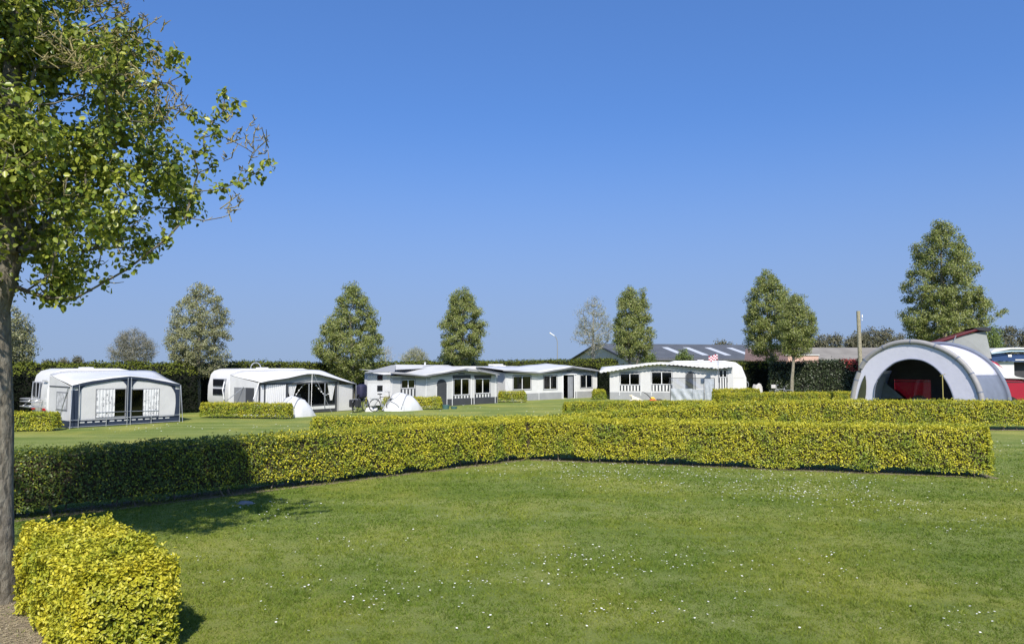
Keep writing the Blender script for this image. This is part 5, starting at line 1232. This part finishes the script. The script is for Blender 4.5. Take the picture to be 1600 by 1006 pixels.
def bag(t):
    m = MB(); m.box(-.2, .45, -.22, .22, .75, 1.55); m.build('dark_rain_cover', M('dark_blue_rain_cover', (.02, .02, .05), .7, .2), t, bevel=.15, sm=True)
    m = MB(); m.box(-.75, -.35, -.28, -.1, .3, .72); m.box(-.75, -.35, .1, .28, .3, .72); m.build('pannier', blackp, t, bevel=.04)
p = G(563, 643.5); bicycle('bicycle under a dark cover with bags, beside the awning with string lights', p, math.radians(70), blackp, bag)
p = G(599, 642.5); bicycle('bicycle leaning before the split golden hedge, left of the pop-up tent', p, math.radians(35), blackp)
def basket(t):
    m = MB(); m.box(.4, .72, -.17, .17, .85, 1.12); m.build('front_basket', M('pale_basket', (.55, .52, .5), .8), t, bevel=.03)
p = D(1221, 610, 55.5); bicycle('bicycle with a pale basket parked between the two tree trunks', (p.x, p.y, 0), math.radians(160), M('silver_frame', (.4, .4, .42), .3), basket)
# odd light clutter on the ground by the covered bicycle
for px, py, s, lb in ((577, 643, .16, 'crumpled white cloth on the grass under the dark covered bicycle'), (586, 642, .12, 'small white bag on the grass between the two bicycles')):
    q = G(px, py); rock('cloth_bundle', lb, (q.x, q.y, 0.03), (s * 1.5, s, s * 1.4), fab_white, px); 
for o in COL.objects:
    if o.name.startswith('cloth_bundle'): o['category'] = 'bundle'
q = G(696, 639); 
bk = MB(); bk.tube([(0, 0, 0), (0, 0, .25)], [.2, .25], 14); bk.tube([(.5, .1, 0), (.5, .1, .14)], [.16, .2], 12)
o = bk.build('tub', M('teal_plastic', (.06, .13, .13), .5), None); o.location = q; tag(o, 'pair of low teal tubs at the end of the split golden hedge', 'tub')

# ---------------------------------------------------------------- lawnmower
def mower():
    q = G(1020, 629.5); t = thing('lawnmower', 'orange red push lawnmower with yellow top on the grass before the scalloped awning', 'lawnmower', q, 0)
    red_ = M('mower_orange_red', (.6, .08, .02), .4, .05); yel_ = M('mower_yellow', (.75, .5, .06), .4, .05)
    m = MB(); m.prism([(-.42, .1), (.38, .1), (.42, .26), (.1, .40), (-.35, .36)], -.28, .28); m.build('deck', red_, t, bevel=.06, sm=True)
    m = MB(); m.prism([(-.25, .38), (.15, .38), (.3, .40), (.05, .62), (-.2, .60)], -.16, .16); m.build('engine_cover', yel_, t, bevel=.05, sm=True)
    m = MB(); m.box(.4, .85, -.2, .2, .15, .42); m.build('grass_box', M('mower_dark_box', (.06, .05, .06), .6), t, bevel=.06)
    for cx in (-.33, .33):
        for yy in (-.34, .28): m = MB(); m.tube([(cx, yy, .14), (cx, yy + .06, .14)], .14, 16); wo = m.build('wheel', blackp, t); m = MB(); m.tube([(cx, yy - .01, .14), (cx, yy + .05, .14)], .08, 12); m.build('hub', M('wheel_hub_yellow', (.75, .65, .3), .5), wo)
    m = MB()
    for yy in (-.22, .22): m.tube([(-.1, yy, .35), (-.55, yy, .85), (-.9, yy, 1.08), (-1.05, yy, 1.1)], .022, 6)
    m.tube([(-1.05, -.22, 1.1), (-1.05, .22, 1.1)], .024, 6); m.tube([(-.55, -.22, .85), (-.55, .22, .85)], .015, 6); m.build('handle', blackp, t); t.scale = (.68,) * 3
mower()
# ---------------------------------------------------------------- dog (one skinned body)
def dog():
    q = G(993, 626.5)
    pts = {0: ((.35, 0, .26), .22), 1: ((.0, 0, .30), .21), 2: ((-.28, 0, .36), .18), 3: ((-.42, -.03, .56), .12), 4: ((-.52, -.06, .72), .125), 5: ((-.68, -.1, .66), .07), 6: ((-.78, -.12, .63), .045),
           7: ((.58, .05, .16), .12), 8: ((.78, .12, .08), .04), 9: ((.98, .2, .06), .025), 10: ((-.35, -.14, .18), .08), 11: ((-.55, -.18, .07), .055), 12: ((-.78, -.2, .05), .05),
           13: ((-.35, .14, .18), .08), 14: ((-.55, .16, .07), .055), 15: ((-.75, .18, .05), .05), 16: ((.42, -.2, .18), .12), 17: ((.2, -.26, .1), .07), 18: ((-.02, -.28, .05), .045),
           19: ((-.46, -.15, .74), .035), 20: ((-.43, -.19, .62), .04), 21: ((-.46, .05, .74), .035), 22: ((-.43, .1, .62), .04)}
    ed = [(0, 1), (1, 2), (2, 3), (3, 4), (4, 5), (5, 6), (0, 7), (7, 8), (8, 9), (2, 10), (10, 11), (11, 12), (2, 13), (13, 14), (14, 15), (0, 16), (16, 17), (17, 18), (4, 19), (19, 20), (4, 21), (21, 22)]
    me = bpy.data.meshes.new('dog'); me.from_pydata([pts[i][0] for i in range(23)], ed, []); o = link('dog', me, M('cream_fur', (.68, .62, .5), .95, .1, 8, .5, 30)); o.location = q; o.scale = (.62,) * 3
    s = o.modifiers.new('skin', 'SKIN'); 
    for i, v in enumerate(me.skin_vertices[0].data): v.radius = (pts[i][1], pts[i][1]); v.use_root = (i == 0)
    o.modifiers.new('sub', 'SUBSURF').levels = 2; o.modifiers['sub'].render_levels = 2
    e = MB()
    for p in ((-.80, -.12, .645), (-.62, -.155, .74), (-.60, -.01, .74)): e.box(p[0] - .022, p[0] + .022, p[1] - .018, p[1] + .018, p[2] - .018, p[2] + .018)
    e.build('nose_and_eyes', blackp, o, bevel=.01)
    tag(o, 'cream white dog lying on the grass with its head raised, left of the lawnmower', 'dog')
dog()
# ---------------------------------------------------------------- screen, bucket, flag, lamp, pole
A, B = G(1047, 627), G(1117, 628); F = Fr(A, B)
def X(px, py=605): return F.xz(px, py)[0]
t = thing('windbreak', 'pale grey see-through windbreak with dark posts before the arched door', 'windbreak', F.o, F.a); Zt = F.xz(1080, 590.5)[1]; zm = F.xz(1070, 607)[1]
m = MB()
for px in (1047.5, 1100, 1116.5): m.tube([(X(px), 0, 0), (X(px), 0, Zt)], .025, 6)
m.tube([(X(1045), .0, Zt), (X(1116.5), 0, Zt)], .022, 6); m.tube([(X(1047.5), 0, Zt), (X(1043.5), -.5, Zt - .9)], .018, 5); m.build('post_frame', fab_dark, t)
clr = M('translucent_sheet', (.5, .53, .56), .5, .1, 3, .8, 5, trans=.3)
def sheet(x0, x1, z0, z1, mat, name, amp=.05):
    m = MB(); rows = []
    for j in range(7): rows.append([(x0 + (x1 - x0) * i / 16, .01 + amp * math.sin(i * .9 + j * .6) * math.sin(j / 6 * 3.14 + .2), z0 + (z1 - z0) * j / 6) for i in range(17)])
    m.grid(rows); m.build(name, mat, t, sm=True)
sheet(X(1048), X(1082), .03, zm, clr, 'lower_sheet', .12); sheet(X(1082.3), X(1099.7), .03, zm - .05, clr, 'lower_sheet', .03); sheet(X(1101), X(1116), .03, Zt - .05, clr, 'side_sheet', .03)
sheet(X(1048), X(1099.7), zm + .01, Zt - .03, glassmat('clear_vinyl', (.8, .82, .85), .12), 'clear_sheet', .02)
q = G(1119.5, 629.5); m = MB(); m.tube([(0, 0, 0), (0, 0, .42)], [.22, .28], 16); m.tube([(0, 0, .40), (0, 0, .44)], .30, 16); o = m.build('bucket', M('blue_plastic', (.03, .12, .3), .5), None); o.location = q; tag(o, 'blue bucket at the right foot of the windbreak', 'bucket')
pf = D(1122.5, 600, 53.2); t = thing('flag', 'red and white chequered flag on a thin pole above the scalloped awning roof', 'flag', (pf.x, pf.y, 0))
zt_ = D(1122.5, 552, 53.2).z; m = MB(); m.tube([(0, 0, 0), (0, 0, zt_)], .02, 6); m.build('pole', metal, t)
m = MB(); nx, nz_ = 6, 4; fw_, fh = .68, .40
for i in range(nx):
    for j in range(nz_):
        m.mi = (i + j) % 2; P4 = []
        for a, b in ((0, 0), (1, 0), (1, 1), (0, 1)):
            u = (i + a) / nx; v = (j + b) / nz_; P4.append((-u * fw_, .07 * math.sin(u * 6), zt_ - .08 - fh + v * fh - .14 * u ** 1.5 + .03 * math.sin(u * 7)))
        m.add(P4, [(0, 1, 2, 3)])
m.build('flag_cloth', [M('flag_red', (.42, .05, .08), .8), M('flag_white', (.75, .72, .74), .8)], t, solid=.006)
# street lamp
pl = D(871, 560, 100); t = thing('street_lamp', 'thin grey street lamp behind the tall hedge, left of the bare tree', 'street lamp', (pl.x, pl.y, 0)); z1 = D(870, 528, 100).z; h0 = D(860, 521, 100)
m = MB(); m.tube([(0, 0, 0), (0, 0, z1 - .5), (-.15, 0, z1), (h0.x - pl.x + .5, 0, h0.z - .25)], [.09, .06, .05, .045], 8); m.build('mast', M('lamp_mast_grey', (.22, .23, .24), .5), t)
m = MB(); m.tube([(h0.x - pl.x + .55, 0, h0.z - .32), (h0.x - pl.x - .1, 0, h0.z + .1)], [.06, .09], 8); m.build('lamp_head', M('lamp_head_white', (.7, .7, .7), .4), t)
# wooden pole
pw = D(1345, 600, 46); zt_ = D(1344, 486, 46).z
m = MB(); m.tube([(0, 0, -.1), (0, 0, zt_ * .5), (-.04, 0, zt_)], [.135, .125, .115], 14); o = m.build('wooden_pole', barkmat('weathered_wood', (.2, .18, .12), (.32, .29, .2), (.42, .39, .28), 5), None); o.location = (pw.x, pw.y, 0); smooth(o, 40)
tag(o, 'tall weathered wooden pole behind the left side of the domed tent', 'pole')
m = MB(); m.box(.1, .16, -.16, -.12, zt_ * .93, zt_ * .96); m.box(.1, .14, -.15, -.12, zt_ * .9, zt_ * .915); m.build('insulator', plastic_w, o)

# ---------------------------------------------------------------- barns and houses beyond
def barn():
    N = Vector((16.9, 110, 0)); phi = math.radians(18); W_, Lb = 20.0, 35.0
    t = thing('barn', 'long dark grey barn with a row of slanting white skylights in its roof', 'barn', N, phi)
    ze = EYE + (HOR - 561) / FPX * 110; zr = EYE + (HOR - 539.0) / FPX * 117.5
    grey = M('barn_grey_cladding', (.36, .355, .345), .7, .1, 1.5); rf = roofmat('barn_dark_roof', (.055, .06, .068), (.10, .108, .118), 3.0)
    m = MB(); m.prism_x([(0, 0), (W_, 0), (W_, ze), (W_ / 2, zr), (0, ze)], 0, Lb); m.build('wall', grey, t)
    m = MB(); e = .5
    sl = (zr - ze) / (W_ / 2)
    m.prism_x([(-e, ze - e * sl + .03), (W_ / 2, zr + .03), (W_ + e, ze - e * sl + .03), (W_ + e, ze - e * sl + .28), (W_ / 2, zr + .3), (-e, ze - e * sl + .28)], -.35, Lb + .35); m.build('roof', rf, t)
    m = MB(); m.tube([(-.36, -e, ze - e * sl + .1), (-.36, W_ / 2, zr + .15), (-.36, W_ + e, ze - e * sl + .1)], .13, 6); m.build('verge_trim', M('barn_black_trim', (.02, .022, .025), .6), t)
    m = MB(); m.tube([(-.3, -e - .1, ze - .1), (Lb + .3, -e - .1, ze - .1)], .14, 8); m.build('gutter', M('barn_gutter', (.1, .1, .11), .5), t)
    sk = M('skylight_sheet', (.5, .52, .54), .4)
    for x in (4.6, 10.2, 14.1, 18.2, 22.4, 26.6, 31.0):
        y0, y1 = 1.2, 8.3; z0, z1 = ze + y0 * sl + .285, ze + y1 * sl + .285; wd = 1.15
        y0, y1 = 1.6, 7.4; z0, z1 = ze + y0 * sl + .30, ze + y1 * sl + .30
        m = MB(); m.add([(x, y0, z0), (x + wd, y0, z0), (x + wd, y1, z1), (x, y1, z1)], [(0, 1, 2, 3)]); m.build('skylight', sk, t, solid=.03)
barn()
def hut(name, label, pxa, pxb, pye, pyr, d, cat, wallm, roofm_, depth=8, wallh=None, rot=0.0, over=.4):
    a = D(pxa, pye, d); b = D(pxb, pye, d); t = thing(name, label, cat, (a.x, d, 0), rot); L = b.x - a.x; ze = a.z; zr = EYE + (HOR - pyr) / FPX * (d + depth / 2)
    m = MB(); m.box(0, L, 0, depth, 0, ze); m.build('wall', wallm, t)
    m = MB(); m.prism_x([(-over, ze - .1), (depth / 2, zr - .15), (depth + over, ze - .1), (depth + over, ze + .02), (depth / 2, zr), (-over, ze + .02)], -over, L + over); m.build('roof', roofm_, t)
    m = MB(); m.prism_x([(0, ze - .2), (depth / 2, zr - .2), (depth, ze - .2)], .02, L - .02); m.build('gable', wallm, t)
    return t, L, ze, zr
t, L_, ze_, zr_ = hut('house', 'low house with red-brown tiled roof and pinkish wall behind the two-trunk trees', 1169, 1222, 563, 545, 84, 'house', M('pink_render', (.5, .33, .27), .9, .08), roofmat('red_brown_tiles', (.10, .065, .055), (.17, .11, .09), 6, math.pi / 2), 8, rot=-.34)
m = MB(); m.box(L_ + .02, L_ + 3.6, 1, 6, 0, ze_ + .55); m.build('pink_annex', M('pink_annex_render', (.55, .36, .29), .9, .08), t)
m = MB(); m.box(L_ + .02, L_ + 3.7, .9, 6.1, ze_ + .56, ze_ + .66); m.build('annex_cap', fab_white, t)
hut('farm_shed', 'long low shed with a weathered grey-brown roof beyond the laurel hedge', 1259, 1400, 561.5, 543, 92, 'shed', M('shed_pale_wall', (.5, .48, .42), .9, .1), roofmat('weathered_fibre_roof', (.15, .135, .115), (.26, .24, .205), 1.2, math.pi / 2), 9)
# blue and white chalet at the right edge
cd = 58.0; a = D(1552, 560, cd); t = thing('chalet', 'blue fronted chalet with a white roof cut by the right edge of the photo', 'chalet', (a.x, cd, 0)); Lc = 7.5
def Zc(py): return EYE + (HOR - py) / FPX * cd
def Xc(px): return (px - 800) / FPX * cd - a.x
blue = M('chalet_blue_boards', (.02, .05, .14), .6, .1)
m = MB(); m.box(-.1, Xc(1583), 0, 4, 0, Zc(565)); m.build('wall', white, t)
m = MB(); m.box(-.3, Lc, -.3, 4.2, Zc(564), Zc(553)); m.build('blue_fascia', blue, t)
m = MB(); m.prism([(-.5, Zc(552)), (Xc(1572), Zc(546)), (Lc, Zc(546)), (Lc, Zc(543)), (Xc(1572), Zc(543.2)), (-.2, Zc(545.5)), (-.5, Zc(550))], -.55, 4.6); m.build('roof', white, t, bevel=.03)
m = MB(); m.prism([(-.5, Zc(552.2)), (-.35, Zc(551)), (Xc(1572), Zc(547.6)), (Lc, Zc(547.6)), (Lc, Zc(549.5)), (Xc(1572), Zc(549.5)), (-.5, Zc(553.2))], -.57, -.553); m.build('roof_edge', M('pale_blue_trim', (.35, .48, .58), .5), t)
m = MB(); m.box(Xc(1583), Lc, .5, 3.9, 0, Zc(565)); m.build('dark_opening', darkin, t)
m = MB(); m.box(Xc(1581), Lc, -.33, -.302, Zc(563), Zc(561.3)); m.build('awning_bar', fab_white, t)
m = MB(); m.box(Xc(1570), Xc(1575.5), -.34, -.31, Zc(557.6), Zc(554)); m.build('name_plate', plastic_w, t)
